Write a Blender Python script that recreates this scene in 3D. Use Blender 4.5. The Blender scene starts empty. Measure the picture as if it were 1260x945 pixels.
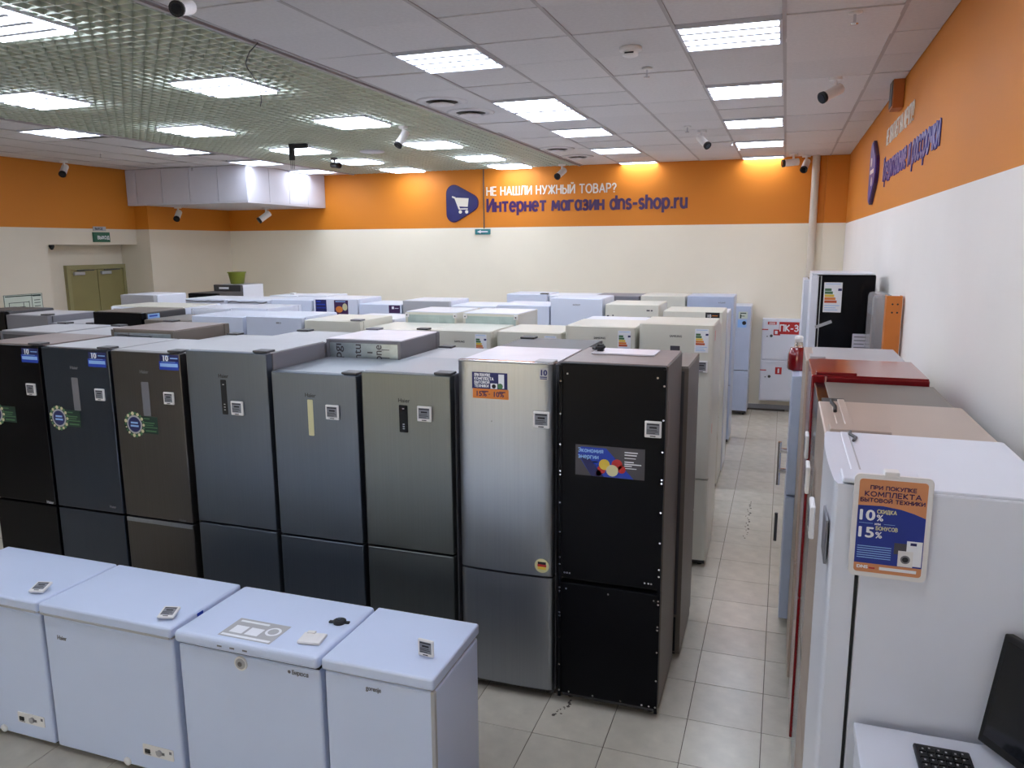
import bpy, bmesh, math, random
from mathutils import Vector, Matrix
random.seed(7)
SC = bpy.context.scene
COL = SC.collection
PI = math.pi

# ------------------------------------------------------------------ camera, world, exposure
cam_d = bpy.data.cameras.new('camera'); cam = bpy.data.objects.new('camera', cam_d); COL.objects.link(cam)
CAM_F, CAM_P, CAM_Y, CAM_R, CAM_H = 953.0, .178, .336, -.006, 2.62
_f = Vector((-math.sin(CAM_Y)*math.cos(CAM_P), math.cos(CAM_Y)*math.cos(CAM_P), -math.sin(CAM_P)))
_r = Vector((math.cos(CAM_Y), math.sin(CAM_Y), 0)); _u = _r.cross(_f)
_R = _r*math.cos(CAM_R) + _u*math.sin(CAM_R); _U = -_r*math.sin(CAM_R) + _u*math.cos(CAM_R)
cam.matrix_world = Matrix(((_R.x, _U.x, -_f.x, 0), (_R.y, _U.y, -_f.y, 0), (_R.z, _U.z, -_f.z, CAM_H), (0, 0, 0, 1)))
cam_d.sensor_fit = 'HORIZONTAL'; cam_d.sensor_width = 36; cam_d.lens = CAM_F/1260*36
cam_d.clip_start = .05; cam_d.clip_end = 200
SC.camera = cam

LAMP = 8.5            # radiance of the fluorescent ceiling panels
SKY = .45
world = bpy.data.worlds.new('daylight'); SC.world = world; world.use_nodes = True
wn = world.node_tree.nodes; wl = world.node_tree.links; wn.clear()
sky = wn.new('ShaderNodeTexSky'); sky.sky_type = 'NISHITA'; sky.sun_disc = False
sky.sun_elevation = math.radians(38); sky.sun_rotation = math.radians(200)
bg = wn.new('ShaderNodeBackground'); bg.inputs['Strength'].default_value = SKY
wo = wn.new('ShaderNodeOutputWorld'); wl.new(sky.outputs[0], bg.inputs[0]); wl.new(bg.outputs[0], wo.inputs[0])
vs = SC.view_settings
vs.view_transform = 'Standard'; vs.look = 'None'; vs.gamma = 1; vs.use_curve_mapping = False; vs.exposure = 1.10

# ------------------------------------------------------------------ materials
def lin(c):
    return tuple(((v/255)/12.92 if v/255 <= .04045 else ((v/255+.055)/1.055)**2.4) for v in c)
def _base(name):
    m = bpy.data.materials.new(name); m.use_nodes = True
    return m, m.node_tree.nodes, m.node_tree.links, m.node_tree.nodes['Principled BSDF']
def mat(name, rgb, rough=.5, metal=0., var=.06, scale=3., stretch=None, rvar=.0, bump=0., coat=0., spec=.5, rnd=0.):
    m, n, l, p = _base(name)
    c = lin(rgb)
    tc = n.new('ShaderNodeTexCoord'); mp = n.new('ShaderNodeMapping'); l.new(tc.outputs['Object'], mp.inputs['Vector'])
    if stretch: mp.inputs['Scale'].default_value = stretch
    no = n.new('ShaderNodeTexNoise'); no.inputs['Scale'].default_value = scale; no.inputs['Detail'].default_value = 4
    l.new(mp.outputs[0], no.inputs['Vector'])
    mr = n.new('ShaderNodeMapRange'); mr.inputs['From Min'].default_value = .3; mr.inputs['From Max'].default_value = .7
    mr.inputs['To Min'].default_value = 1-var; mr.inputs['To Max'].default_value = 1+var*.6
    l.new(no.outputs['Fac'], mr.inputs['Value'])
    vm = n.new('ShaderNodeVectorMath'); vm.operation = 'SCALE'; vm.inputs[0].default_value = c
    if rnd:
        oi = n.new('ShaderNodeObjectInfo'); r2 = n.new('ShaderNodeMapRange')
        r2.inputs['To Min'].default_value = 1-rnd; r2.inputs['To Max'].default_value = 1+rnd*.5
        l.new(oi.outputs['Random'], r2.inputs['Value'])
        mu = n.new('ShaderNodeMath'); mu.operation = 'MULTIPLY'; l.new(mr.outputs[0], mu.inputs[0]); l.new(r2.outputs[0], mu.inputs[1])
        l.new(mu.outputs[0], vm.inputs['Scale'])
    else:
        l.new(mr.outputs[0], vm.inputs['Scale'])
    l.new(vm.outputs[0], p.inputs['Base Color'])
    p.inputs['Roughness'].default_value = rough; p.inputs['Metallic'].default_value = metal
    p.inputs['Specular IOR Level'].default_value = spec
    if coat: p.inputs['Coat Weight'].default_value = coat; p.inputs['Coat Roughness'].default_value = .08
    if rvar:
        m2 = n.new('ShaderNodeMapRange'); m2.inputs['To Min'].default_value = rough-rvar; m2.inputs['To Max'].default_value = rough+rvar
        l.new(no.outputs['Fac'], m2.inputs['Value']); l.new(m2.outputs[0], p.inputs['Roughness'])
    if bump:
        b = n.new('ShaderNodeBump'); b.inputs['Strength'].default_value = bump; b.inputs['Distance'].default_value = .002
        l.new(no.outputs['Fac'], b.inputs['Height']); l.new(b.outputs[0], p.inputs['Normal'])
    return m
def emis(name, rgb, strength):
    m, n, l, p = _base(name)
    p.inputs['Base Color'].default_value = (.8, .8, .8, 1)
    p.inputs['Emission Color'].default_value = (*lin(rgb), 1); p.inputs['Emission Strength'].default_value = strength
    return m
def paint(name, low, high, zsplit):
    """two-tone wall paint: cream below, orange band above"""
    m, n, l, p = _base(name)
    g = n.new('ShaderNodeNewGeometry'); s = n.new('ShaderNodeSeparateXYZ'); l.new(g.outputs['Position'], s.inputs[0])
    gt = n.new('ShaderNodeMath'); gt.operation = 'GREATER_THAN'; gt.inputs[1].default_value = zsplit; l.new(s.outputs['Z'], gt.inputs[0])
    no = n.new('ShaderNodeTexNoise'); no.inputs['Scale'].default_value = 1.3; no.inputs['Detail'].default_value = 5; l.new(g.outputs['Position'], no.inputs['Vector'])
    mx = n.new('ShaderNodeMix'); mx.data_type = 'RGBA'; mx.inputs[6].default_value = (*lin(low), 1); mx.inputs[7].default_value = (*lin(high), 1)
    l.new(gt.outputs[0], mx.inputs[0])
    mr = n.new('ShaderNodeMapRange'); mr.inputs['To Min'].default_value = .94; mr.inputs['To Max'].default_value = 1.04; l.new(no.outputs['Fac'], mr.inputs['Value'])
    vm = n.new('ShaderNodeVectorMath'); vm.operation = 'SCALE'; l.new(mx.outputs[2], vm.inputs[0]); l.new(mr.outputs[0], vm.inputs['Scale'])
    l.new(vm.outputs[0], p.inputs['Base Color']); p.inputs['Roughness'].default_value = .62
    n2 = n.new('ShaderNodeTexNoise'); n2.inputs['Scale'].default_value = 60; l.new(g.outputs['Position'], n2.inputs['Vector'])
    b = n.new('ShaderNodeBump'); b.inputs['Strength'].default_value = .12; b.inputs['Distance'].default_value = .003
    l.new(n2.outputs['Fac'], b.inputs['Height']); l.new(b.outputs[0], p.inputs['Normal'])
    return m
def glassy(name, rgb, rough=.05, trans=.8):
    m, n, l, p = _base(name); p.inputs['Base Color'].default_value = (*lin(rgb), 1)
    p.inputs['Roughness'].default_value = rough; p.inputs['Transmission Weight'].default_value = trans
    return m
VERT = (90, 90, 1.2)
M = {}
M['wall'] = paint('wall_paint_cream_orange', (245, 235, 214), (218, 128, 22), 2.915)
M['walll'] = paint('wall_paint_left_dimmed', (220, 209, 190), (206, 124, 24), 2.915)  # same paint darkened: the left wall's dimmer light is in the colour
M['wallr'] = paint('wall_paint_white_orange', (246, 239, 232), (218, 131, 26), 2.905)
M['tile'] = mat('ceiling_tile', (218, 213, 213), .85, var=.05, scale=40, bump=.15, rnd=.06)
M['runner'] = mat('ceiling_runner', (176, 168, 168), .5)
M['plenum'] = mat('plenum_dark', (52, 52, 48), .9)
M['blade'] = mat('grille_blade', (190, 197, 182), .36, .4, var=.03)
M['lamp'] = emis('lamp_diffuser', (228, 238, 255), LAMP)
M['lampbar'] = mat('lamp_louvre', (225, 230, 240), .4)
M['lampframe'] = mat('lamp_frame', (205, 205, 215), .4)
M['floor'] = mat('floor_tile', (204, 196, 180), .22, var=.09, scale=9, rvar=.06, rnd=.08)
M['grout'] = mat('floor_grout', (84, 76, 66), .9)
M['white'] = mat('white_enamel', (226, 228, 238), .28, var=.02, coat=.2)
M['coolwhite'] = mat('cool_white_enamel', (216, 221, 236), .3, var=.02, coat=.2)
M['beige'] = mat('beige_enamel', (218, 214, 200), .3, var=.02, coat=.2)
M['steel'] = mat('brushed_steel', (152, 156, 163), .36, .92, var=.05, scale=1, stretch=VERT, rvar=.06)
M['darksteel'] = mat('dark_brushed_steel', (104, 108, 108), .42, .9, var=.05, scale=1, stretch=VERT, rvar=.05)
M['bluesteel'] = mat('blue_grey_steel', (98, 105, 116), .42, .88, var=.05, scale=1, stretch=VERT, rvar=.05)
M['brown'] = mat('brown_steel', (94, 90, 88), .3, .85, var=.06, scale=1, stretch=VERT, rvar=.05)
M['navy'] = mat('graphite_navy_steel', (70, 77, 90), .25, .8, var=.06, scale=1, stretch=VERT, rvar=.05)
M['black'] = mat('black_gloss', (6, 6, 11), .16, var=.05, spec=.18)
M['matt'] = mat('black_matt_panel', (7, 7, 12), .45, var=.08, spec=.12)
M['rubber'] = mat('black_rubber', (12, 12, 14), .6)
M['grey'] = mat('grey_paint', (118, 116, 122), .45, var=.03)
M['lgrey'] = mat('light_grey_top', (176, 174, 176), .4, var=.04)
M['dgrey'] = mat('dark_grey_paint', (72, 70, 72), .45)
M['taupe'] = mat('taupe_side', (112, 103, 94), .4, var=.04)
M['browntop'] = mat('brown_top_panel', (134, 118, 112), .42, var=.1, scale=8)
M['champ'] = mat('champagne_metal', (190, 172, 158), .36, .35, var=.03)
M['red'] = mat('red_gloss', (122, 16, 22), .2, var=.03, coat=.4)
M['redp'] = mat('red_print', (190, 40, 40), .5)
M['galv'] = mat('galvanised_back', (168, 178, 184), .38, .65, var=.16, scale=14)
M['mint'] = mat('mint_back_plate', (176, 192, 190), .35, .35, var=.12, scale=9)
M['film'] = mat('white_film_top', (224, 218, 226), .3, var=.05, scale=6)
M['chrome'] = mat('chrome', (215, 215, 220), .12, 1.0)
M['screen'] = mat('eink_grey', (128, 128, 136), .5)
M['ink'] = mat('ink_black', (20, 18, 24), .6)
M['wprint'] = mat('white_print', (238, 238, 242), .5)
M['navyprint'] = mat('navy_print', (22, 26, 92), .5)
M['blueprint'] = mat('blue_print', (22, 62, 178), .5)
M['skyprint'] = mat('sky_blue_print', (150, 190, 240), .5)
M['orangeprint'] = mat('orange_print', (222, 128, 50), .5)
M['salmon'] = mat('salmon_orange_print', (214, 142, 96), .45)
M['violet'] = mat('violet_print', (62, 24, 74), .5)
M['greenprint'] = mat('dark_green_print', (14, 46, 36), .5)
M['leafgreen'] = mat('green_print', (74, 118, 78), .5)
M['yellowp'] = mat('yellow_print', (230, 196, 70), .5)
M['redor'] = mat('red_orange_print', (196, 84, 44), .5)
M['creamp'] = mat('cream_print', (214, 206, 160), .5)
M['greyp'] = mat('grey_print', (74, 70, 76), .5)
M['pinkp'] = mat('pink_print', (222, 150, 140), .5)
M['pale'] = mat('pale_paper', (206, 214, 200), .6)
M['posterblue'] = mat('poster_blue', (30, 50, 142), .45)
M['signblue'] = mat('sign_blue', (34, 34, 100), .35, var=.2, scale=5)
M['signpurple'] = mat('sign_purple_letters', (58, 16, 84), .4)
M['signrpurple'] = mat('sign_indigo_letters', (52, 48, 140), .4)
M['signwhite'] = mat('sign_white_letters', (236, 228, 214), .4)
M['khaki'] = mat('khaki_door', (140, 130, 84), .5)
M['khakif'] = mat('khaki_frame', (150, 142, 98), .5)
M['panelw'] = mat('bulkhead_panel', (206, 205, 214), .45, var=.03)
M['pipe'] = mat('pipe_paint', (214, 202, 186), .35)
M['rack'] = mat('rack_orange', (206, 116, 40), .4)
M['rackbrown'] = mat('wrapped_brown', (110, 62, 40), .5, var=.3, scale=12)
M['wrap'] = glassy('stretch_film', (235, 232, 235), .25, .7)
M['orangebox'] = mat('orange_wall_box', (176, 96, 36), .5)
M['greenbucket'] = mat('olive_bucket', (132, 140, 44), .5)
M['cap'] = mat('white_plastic', (232, 228, 226), .4)
M['clear'] = glassy('clear_plastic', (236, 226, 216), .1, .8)
M['lcd'] = mat('dark_lcd', (20, 23, 30), .1, spec=.5)
M['key'] = mat('key_black', (24, 24, 30), .45)
M['stain'] = mat('worn_patch', (84, 74, 66), .7, var=.5, scale=40)
M['pane'] = glassy('window_pane', (240, 246, 250), .0, 1.0)
M['concrete'] = mat('concrete_slab', (120, 116, 112), .9)
M['exit'] = mat('exit_green', (26, 92, 68), .4)
M['teal'] = mat('teal_sign', (48, 128, 134), .4)
M['fridgeblue'] = mat('pale_blue_front', (186, 196, 220), .3, coat=.2)

# ------------------------------------------------------------------ mesh helpers
def link(name, me, m, parent=None):
    o = bpy.data.objects.new(name, me); COL.objects.link(o)
    if m and not me.materials: me.materials.append(m)
    if parent: o.parent = parent
    return o
def finish(name, bm, m, parent=None, smooth=False):
    bm.normal_update()
    me = bpy.data.meshes.new(name); bm.to_mesh(me); bm.free()
    if smooth:
        for p in me.polygons: p.use_smooth = True
    return link(name, me, m, parent)
def abox(bm, x0, x1, y0, y1, z0, z1, bev=0., seg=2):
    vs_ = [bm.verts.new((x, y, z)) for z in (z0, z1) for y in (y0, y1) for x in (x0, x1)]
    fs = [(0, 2, 3, 1), (4, 5, 7, 6), (0, 1, 5, 4), (2, 6, 7, 3), (0, 4, 6, 2), (1, 3, 7, 5)]
    fl = [bm.faces.new([vs_[i] for i in f]) for f in fs]
    if bev:
        es = list({e for f in fl for e in f.edges})
        bmesh.ops.bevel(bm, geom=es, offset=bev, segments=seg, profile=.5, affect='EDGES')
def box(name, x0, x1, y0, y1, z0, z1, m, parent=None, bev=0., seg=2):
    bm = bmesh.new(); abox(bm, x0, x1, y0, y1, z0, z1, bev, seg)
    return finish(name, bm, m, parent)
def acyl(bm, p0, p1, r0, r1=None, n=12):
    p0 = Vector(p0); p1 = Vector(p1); r1 = r0 if r1 is None else r1
    d = (p1-p0).normalized(); a = d.orthogonal().normalized(); b = d.cross(a)
    A = [bm.verts.new(p0+(a*math.cos(t)+b*math.sin(t))*r0) for t in [2*PI*i/n for i in range(n)]]
    B = [bm.verts.new(p1+(a*math.cos(t)+b*math.sin(t))*r1) for t in [2*PI*i/n for i in range(n)]]
    for i in range(n):
        bm.faces.new((A[i], A[(i+1) % n], B[(i+1) % n], B[i]))
    bm.faces.new(A[::-1]); bm.faces.new(B)
def cyl(name, p0, p1, r0, m, parent=None, r1=None, n=12):
    bm = bmesh.new(); acyl(bm, p0, p1, r0, r1, n); return finish(name, bm, m, parent)
def lathe(name, prof, m, parent=None, n=20, c=(0, 0, 0)):
    bm = bmesh.new(); rings = []
    for r, z in prof:
        rings.append([bm.verts.new((c[0]+max(r, 1e-4)*math.cos(2*PI*i/n), c[1]+max(r, 1e-4)*math.sin(2*PI*i/n), c[2]+z)) for i in range(n)])
    for A, B in zip(rings, rings[1:]):
        for i in range(n): bm.faces.new((A[i], A[(i+1) % n], B[(i+1) % n], B[i]))
    bm.faces.new(rings[0][::-1]); bm.faces.new(rings[-1])
    bmesh.ops.recalc_face_normals(bm, faces=bm.faces)
    return finish(name, bm, m, parent, True)
class Fr:
    """a flat frame on a surface: origin, right, up, outward normal"""
    def __init__(s, o, r, u):
        s.o = Vector(o); s.r = Vector(r).normalized(); s.u = Vector(u).normalized(); s.n = s.r.cross(s.u)
    def at(s, x, y, d=0.): return s.o + s.r*x + s.u*y + s.n*d
    def mat(s, x=0, y=0, d=0):
        p = s.at(x, y, d)
        return Matrix(((s.r.x, s.u.x, s.n.x, p.x), (s.r.y, s.u.y, s.n.y, p.y), (s.r.z, s.u.z, s.n.z, p.z), (0, 0, 0, 1)))
FRONT = lambda x, z, y=0.: Fr((x, y, z), (1, 0, 0), (0, 0, 1))      # faces -Y
def apoly(bm, fr, pts, d0, d1):
    A = [bm.verts.new(fr.at(x, y, d0)) for x, y in pts]; B = [bm.verts.new(fr.at(x, y, d1)) for x, y in pts]
    n = len(pts)
    area = sum(pts[i][0]*pts[(i+1) % n][1]-pts[(i+1) % n][0]*pts[i][1] for i in range(n))
    if area < 0: A.reverse(); B.reverse()
    bm.faces.new(B); bm.faces.new(A[::-1])
    for i in range(n): bm.faces.new((A[i], A[(i+1) % n], B[(i+1) % n], B[i]))
def poly(name, fr, pts, d0, d1, m, parent=None):
    bm = bmesh.new(); apoly(bm, fr, pts, d0, d1); return finish(name, bm, m, parent)
def rects(name, fr, rs, d0, d1, m, parent=None):
    bm = bmesh.new()
    for x0, x1, y0, y1 in rs: apoly(bm, fr, [(x0, y0), (x1, y0), (x1, y1), (x0, y1)], d0, d1)
    o = finish(name, bm, m, parent)
    if len(rs) > 1: o['kind'] = 'stuff'
    return o
def circ(cx, cy, r, n=24, ry=None):
    ry = r if ry is None else ry
    return [(cx+r*math.cos(2*PI*i/n), cy+ry*math.sin(2*PI*i/n)) for i in range(n)]
def rrect(x0, x1, y0, y1, r, n=5):
    out = []
    for cx, cy, a in ((x1-r, y1-r, 0), (x0+r, y1-r, 90), (x0+r, y0+r, 180), (x1-r, y0+r, 270)):
        for i in range(n+1):
            t = math.radians(a+90*i/n); out.append((cx+r*math.cos(t), cy+r*math.sin(t)))
    return out
def text_mesh(body, size, bold=0., extrude=0., align='LEFT', width=None, height=None):
    K = 40.0/size                     # filled at a large size, then brought down: small outlines fill badly
    cu = bpy.data.curves.new('lettering', 'FONT'); cu.body = body; cu.size = 40.0; cu.extrude = extrude*K
    cu.resolution_u = 3; cu.align_x = align
    ob = bpy.data.objects.new('lettering', cu)
    me = bpy.data.meshes.new_from_object(ob)
    bpy.data.objects.remove(ob); bpy.data.curves.remove(cu)
    me.transform(Matrix.Scale(1/K, 4))
    if bold:
        bm = bmesh.new()
        for k, (dx, dy) in enumerate(((-1, 0), (1, 0), (0, .7), (0, -.7))):
            b2 = bmesh.new(); b2.from_mesh(me); bmesh.ops.translate(b2, vec=(dx*bold, dy*bold, k*2e-5), verts=b2.verts)
            m2 = bpy.data.meshes.new('tmp'); b2.to_mesh(m2); b2.free(); bm.from_mesh(m2); bpy.data.meshes.remove(m2)
        bm.to_mesh(me); bm.free()
    if me.vertices and (width or height):
        xs = [v.co.x for v in me.vertices]; ys = [v.co.y for v in me.vertices]
        sx = width/(max(xs)-min(xs)) if width else 1; sy = height/(max(ys)-min(ys)) if height else 1
        x0 = min(xs) if align == 'LEFT' else (0)
        for v in me.vertices:
            v.co.x = (v.co.x-x0)*sx; v.co.y *= sy
    return me
# ---- stroke lettering for Cyrillic words (built from bars and arcs)
def _arc(cx, cy, rx, ry, a0, a1, n=9):
    return [(cx+rx*math.cos(math.radians(a0+(a1-a0)*k/n)), cy+ry*math.sin(math.radians(a0+(a1-a0)*k/n))) for k in range(n+1)]
_G = {
 'А': (.70, [[(0, 0), (.35, 1), (.7, 0)], [(.12, .32), (.58, .32)]]),
 'Б': (.57, [[(.52, 1), (0, 1), (0, 0), (.3, 0)]+_arc(.29, .29, .28, .29, -90, 90)+[(0, .58)]]),
 'В': (.57, [[(0, 0), (0, 1), (.28, 1)]+_arc(.28, .77, .23, .23, 90, -90)+[(0, .54)], [(.28, .54)]+_arc(.3, .27, .27, .27, 90, -90)+[(0, 0)]]),
 'Г': (.5, [[(0, 0), (0, 1), (.5, 1)]]),
 'Д': (.74, [[(0, -.18), (0, 0), (.74, 0), (.74, -.18)], [(.1, 0), (.2, .5), (.22, 1), (.62, 1), (.62, 0)]]),
 'Е': (.5, [[(.5, 1), (0, 1), (0, 0), (.5, 0)], [(0, .52), (.45, .52)]]),
 'Ж': (.9, [[(.45, 0), (.45, 1)], [(0, 1), (.38, .5), (0, 0)], [(.9, 1), (.52, .5), (.9, 0)], [(.38, .5), (.52, .5)]]),
 'З': (.52, [_arc(.24, .76, .23, .24, 150, -90), [(.14, .52), (.26, .52)], _arc(.25, .27, .27, .27, 90, -150)]),
 'И': (.62, [[(0, 1), (0, 0), (.62, 1), (.62, 0)]]),
 'Й': (.62, [[(0, 1), (0, 0), (.62, 1), (.62, 0)], _arc(.31, 1.30, .15, .12, 200, 340, 5)]),
 'К': (.56, [[(0, 0), (0, 1)], [(.53, 1), (.05, .5), (.56, 0)]]),
 'Л': (.62, [[(0, 0), (.08, .05), (.2, 1), (.62, 1), (.62, 0)]]),
 'М': (.8, [[(0, 0), (.07, 1), (.4, .25), (.73, 1), (.8, 0)]]),
 'Н': (.62, [[(0, 0), (0, 1)], [(.62, 0), (.62, 1)], [(0, .52), (.62, .52)]]),
 'О': (.78, [_arc(.39, .5, .39, .5, 0, 360, 18)]),
 'П': (.6, [[(0, 0), (0, 1), (.6, 1), (.6, 0)]]),
 'Р': (.54, [[(0, 0), (0, 1), (.28, 1)]+_arc(.28, .73, .26, .27, 90, -90)+[(0, .46)]]),
 'С': (.68, [_arc(.4, .5, .4, .5, 48, 312, 13)]),
 'Т': (.64, [[(0, 1), (.64, 1)], [(.32, 0), (.32, 1)]]),
 'У': (.62, [[(0, 1), (.33, .34)], [(.62, 1), (.26, .1), (.08, 0)]]),
 'Х': (.6, [[(0, 0), (.6, 1)], [(0, 1), (.6, 0)]]),
 'Ч': (.55, [[(0, 1), (0, .62), (.1, .46), (.55, .46)], [(.55, 1), (.55, 0)]]),
 'Ш': (.9, [[(0, 1), (0, 0), (.9, 0), (.9, 1)], [(.45, 0), (.45, 1)]]),
 'Ь': (.54, [[(0, 1), (0, 0), (.28, 0)]+_arc(.28, .29, .26, .29, -90, 90)+[(0, .58)]]),
 'Ы': (.76, [[(0, 1), (0, 0), (.26, 0)]+_arc(.26, .29, .24, .29, -90, 90)+[(0, .58)], [(.76, 0), (.76, 1)]]),
 'Э': (.68, [_arc(.3, .5, .38, .5, 128, -128, 12), [(.2, .5), (.66, .5)]]),
 'Ю': (.92, [[(0, 0), (0, 1)], [(0, .5), (.2, .5)], _arc(.56, .5, .36, .5, 0, 360, 16)]),
 'Я': (.54, [[(.54, 0), (.54, 1), (.26, 1)]+_arc(.26, .73, .26, .27, 90, 270)+[(.54, .46)], [(.26, .46), (0, 0)]]),
 'а': (.52, [_arc(.26, .36, .26, .36, 0, 360, 16), [(.52, 0), (.52, .72)]]),
 'б': (.56, [_arc(.28, .34, .28, .34, 0, 360, 16), [(.01, .4), (.06, .78), (.28, .93), (.5, 1)]]),
 'е': (.56, [[(.01, .38), (.56, .38)]+_arc(.28, .36, .28, .36, 5, 310, 14)]),
 'о': (.58, [_arc(.29, .36, .29, .36, 0, 360, 16)]),
 'р': (.56, [[(0, -.3), (0, .72)], _arc(.28, .36, .28, .36, 0, 360, 16)]),
 'с': (.5, [_arc(.3, .36, .3, .36, 48, 312, 11)]),
 'у': (.52, [[(0, .72), (.27, .06)], [(.52, .72), (.2, -.2), (.05, -.28)]]),
 'd': (.56, [_arc(.28, .36, .28, .36, 0, 360, 16), [(.56, 0), (.56, 1)]]),
 'n': (.5, [[(0, 0), (0, .72)], [(0, .45)]+_arc(.25, .46, .25, .26, 170, 0, 7)+[(.5, 0)]]),
 'h': (.5, [[(0, 0), (0, 1)], [(0, .45)]+_arc(.25, .46, .25, .26, 170, 0, 7)+[(.5, 0)]]),
 's': (.42, [_arc(.21, .54, .19, .18, 40, 250, 7)+_arc(.21, .18, .20, .18, 80, -145, 8)]),
 'p': (.56, [[(0, -.3), (0, .72)], _arc(.28, .36, .28, .36, 0, 360, 16)]),
 'r': (.32, [[(0, 0), (0, .72)], [(0, .42), (.1, .63), (.32, .70)]]),
 'u': (.5, [[(0, .72), (0, .28)]+_arc(.25, .27, .25, .27, 180, 360, 7)+[(.5, .72)], [(.5, 0), (.5, .4)]]),
 '.': (.06, [[(.03, 0), (.03, .05)]]), '-': (.32, [[(0, .38), (.32, .38)]]), ' ': (.22, []),
 '?': (.46, [_arc(.22, .76, .22, .24, 170, -55, 8)+[(.22, .42), (.22, .28)], [(.22, 0), (.22, .05)]]),
 '3': (.52, [_arc(.24, .76, .23, .24, 150, -90), [(.14, .52), (.26, .52)], _arc(.25, .27, .27, .27, 90, -150)]),
}
def _glyph(c):
    c = 'о' if c == 'o' else c
    if c in _G: return _G[c]
    w, st = _G[c.upper()]
    return w*.86, [[(x*.86, y*.72) for x, y in q] for q in st]
def strokes(body, size, wt, width=None):
    """one list of polylines per letter, laid out from x = 0; size is the cap height"""
    out, x = [], 0.
    for c in body:
        w, st = _glyph(c)
        out.append([[(x+px, py) for px, py in q] for q in st]); x += w+.26
    tot = x-.26; sx = (width-wt)/tot if width else size
    return [[[(px*sx+wt/2, py*size) for px, py in q] for q in g] for g in out if g]
def stroke_bm(g, fr, x, y, d0, d1, wt):
    bm = bmesh.new(); h = wt/2; step = min(1.2e-4, (d1-d0)*.12); k = 0
    for q in g:
        for a, b in zip(q, q[1:]):
            dx, dy = b[0]-a[0], b[1]-a[1]; L = math.hypot(dx, dy) or 1e-6; ux, uy = dx/L, dy/L; e = h*.55
            P_ = [(a[0]-ux*e-uy*h, a[1]-uy*e+ux*h), (a[0]-ux*e+uy*h, a[1]-uy*e-ux*h), (b[0]+ux*e+uy*h, b[1]+uy*e-ux*h), (b[0]+ux*e-uy*h, b[1]+uy*e+ux*h)]
            apoly(bm, fr, [(x+px, y+py) for px, py in P_], d0, d1+step*(k % 4)); k += 1
    return bm
def cyr(body): return any('\u0400' <= c <= '\u04ff' for c in body)
def text(name, fr, x, y, body, size, m, parent=None, bold=0., d=.0, extrude=.0006, align='LEFT', width=None, height=None):
    if cyr(body):
        wt = size*.72*.16+bold; bm = bmesh.new()
        for g in strokes(body, size*.72, wt, width):
            b2 = stroke_bm(g, fr, x, y, d, d+2*extrude, wt); m2 = bpy.data.meshes.new('tmp'); b2.to_mesh(m2); b2.free(); bm.from_mesh(m2); bpy.data.meshes.remove(m2)
        o = finish(name, bm, m, parent); o['kind'] = 'stuff'; return o
    me = text_mesh(body, size, bold, extrude, align, width, height)
    me.materials.clear()
    me.transform(fr.mat(x, y, d+extrude))
    return link(name, me, m, parent)
def letters(fr, x, y, body, size, m, parent, wt, extrude, width):
    """raised lettering, each letter its own part"""
    for g in strokes(body, size, wt, width): finish('letter', stroke_bm(g, fr, x, y, 0, extrude, wt), m, parent)
def tag(o, label, cat, group=None):
    o['label'] = label; o['category'] = cat
    if group: o['group'] = group
    return o
def thing(name, label, cat, loc=(0, 0, 0), rz=0., group=None):
    o = bpy.data.objects.new(name, None); COL.objects.link(o); o.empty_display_size = .1
    o.location = loc; o.rotation_euler = (0, 0, rz)
    return tag(o, label, cat, group)
def struct(o): o['kind'] = 'structure'; return o

# ------------------------------------------------------------------ the room
XR, XL, YB, YN, ZC = .83, -10.63, 12.86, -6.0, 3.90
ZS = 4.35
# floor
def tile_grid():
    m, n, l, p = _base('floor_tile_grid')
    g = n.new('ShaderNodeNewGeometry'); mp = n.new('ShaderNodeMapping'); mp.inputs['Location'].default_value = (-.013+3.94, -4.035+11.82, 0)
    br = n.new('ShaderNodeTexBrick'); br.offset = 0; br.squash = 1
    for k, v in (('Scale', 1.0), ('Mortar Size', .0022), ('Brick Width', .394), ('Row Height', .394), ('Mortar Smooth', .1)): br.inputs[k].default_value = v
    br.inputs['Color1'].default_value = (*lin((204, 196, 180)), 1); br.inputs['Color2'].default_value = (*lin((196, 188, 173)), 1); br.inputs['Mortar'].default_value = (*lin((84, 76, 66)), 1)
    l.new(g.outputs['Position'], mp.inputs['Vector']); l.new(mp.outputs[0], br.inputs['Vector']); l.new(br.outputs['Color'], p.inputs['Base Color'])
    p.inputs['Roughness'].default_value = .22
    return m
floor = struct(box('floor', XL-.6, XR+.2, YN-.2, YB+.2, -.12, -.006, tile_grid()))
box('grout_bed', -1.15, .12, 2.2, YB, -.0062, -.004, M['grout'], floor); box('grout_bed', -2.0, -1.15, 2.9, 4.1, -.0062, -.004, M['grout'], floor); box('grout_bed', -4.8, -2.7, 1.2, 2.8, -.0062, -.004, M['grout'], floor)
S, FX, FY = .394, .013, 4.035
tl_me = None
for i in range(-13, 1):
    for j in range(-8, 23):
        x0, y0 = FX+S*i, FY+S*j
        vis = (x0 > -1.1 and y0 > 2.2) or (-2.0 < x0 <= -1.1 and 2.9 < y0 < 4.1) or (x0 < -2.9 and x0 > -4.8 and 1.3 < y0 < 2.8)
        if not vis or y0+S > YB+.02 or x0 > .1: continue
        if tl_me is None:
            t = box('tile', .0018, S-.0018, .0018, S-.0018, -.0035, .0, M['floor'], floor, .0008, 1); tl_me = t.data
        else: t = link('tile', tl_me, None, floor)
        t.location = (x0, y0, random.uniform(-.0004, .0004))
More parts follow.
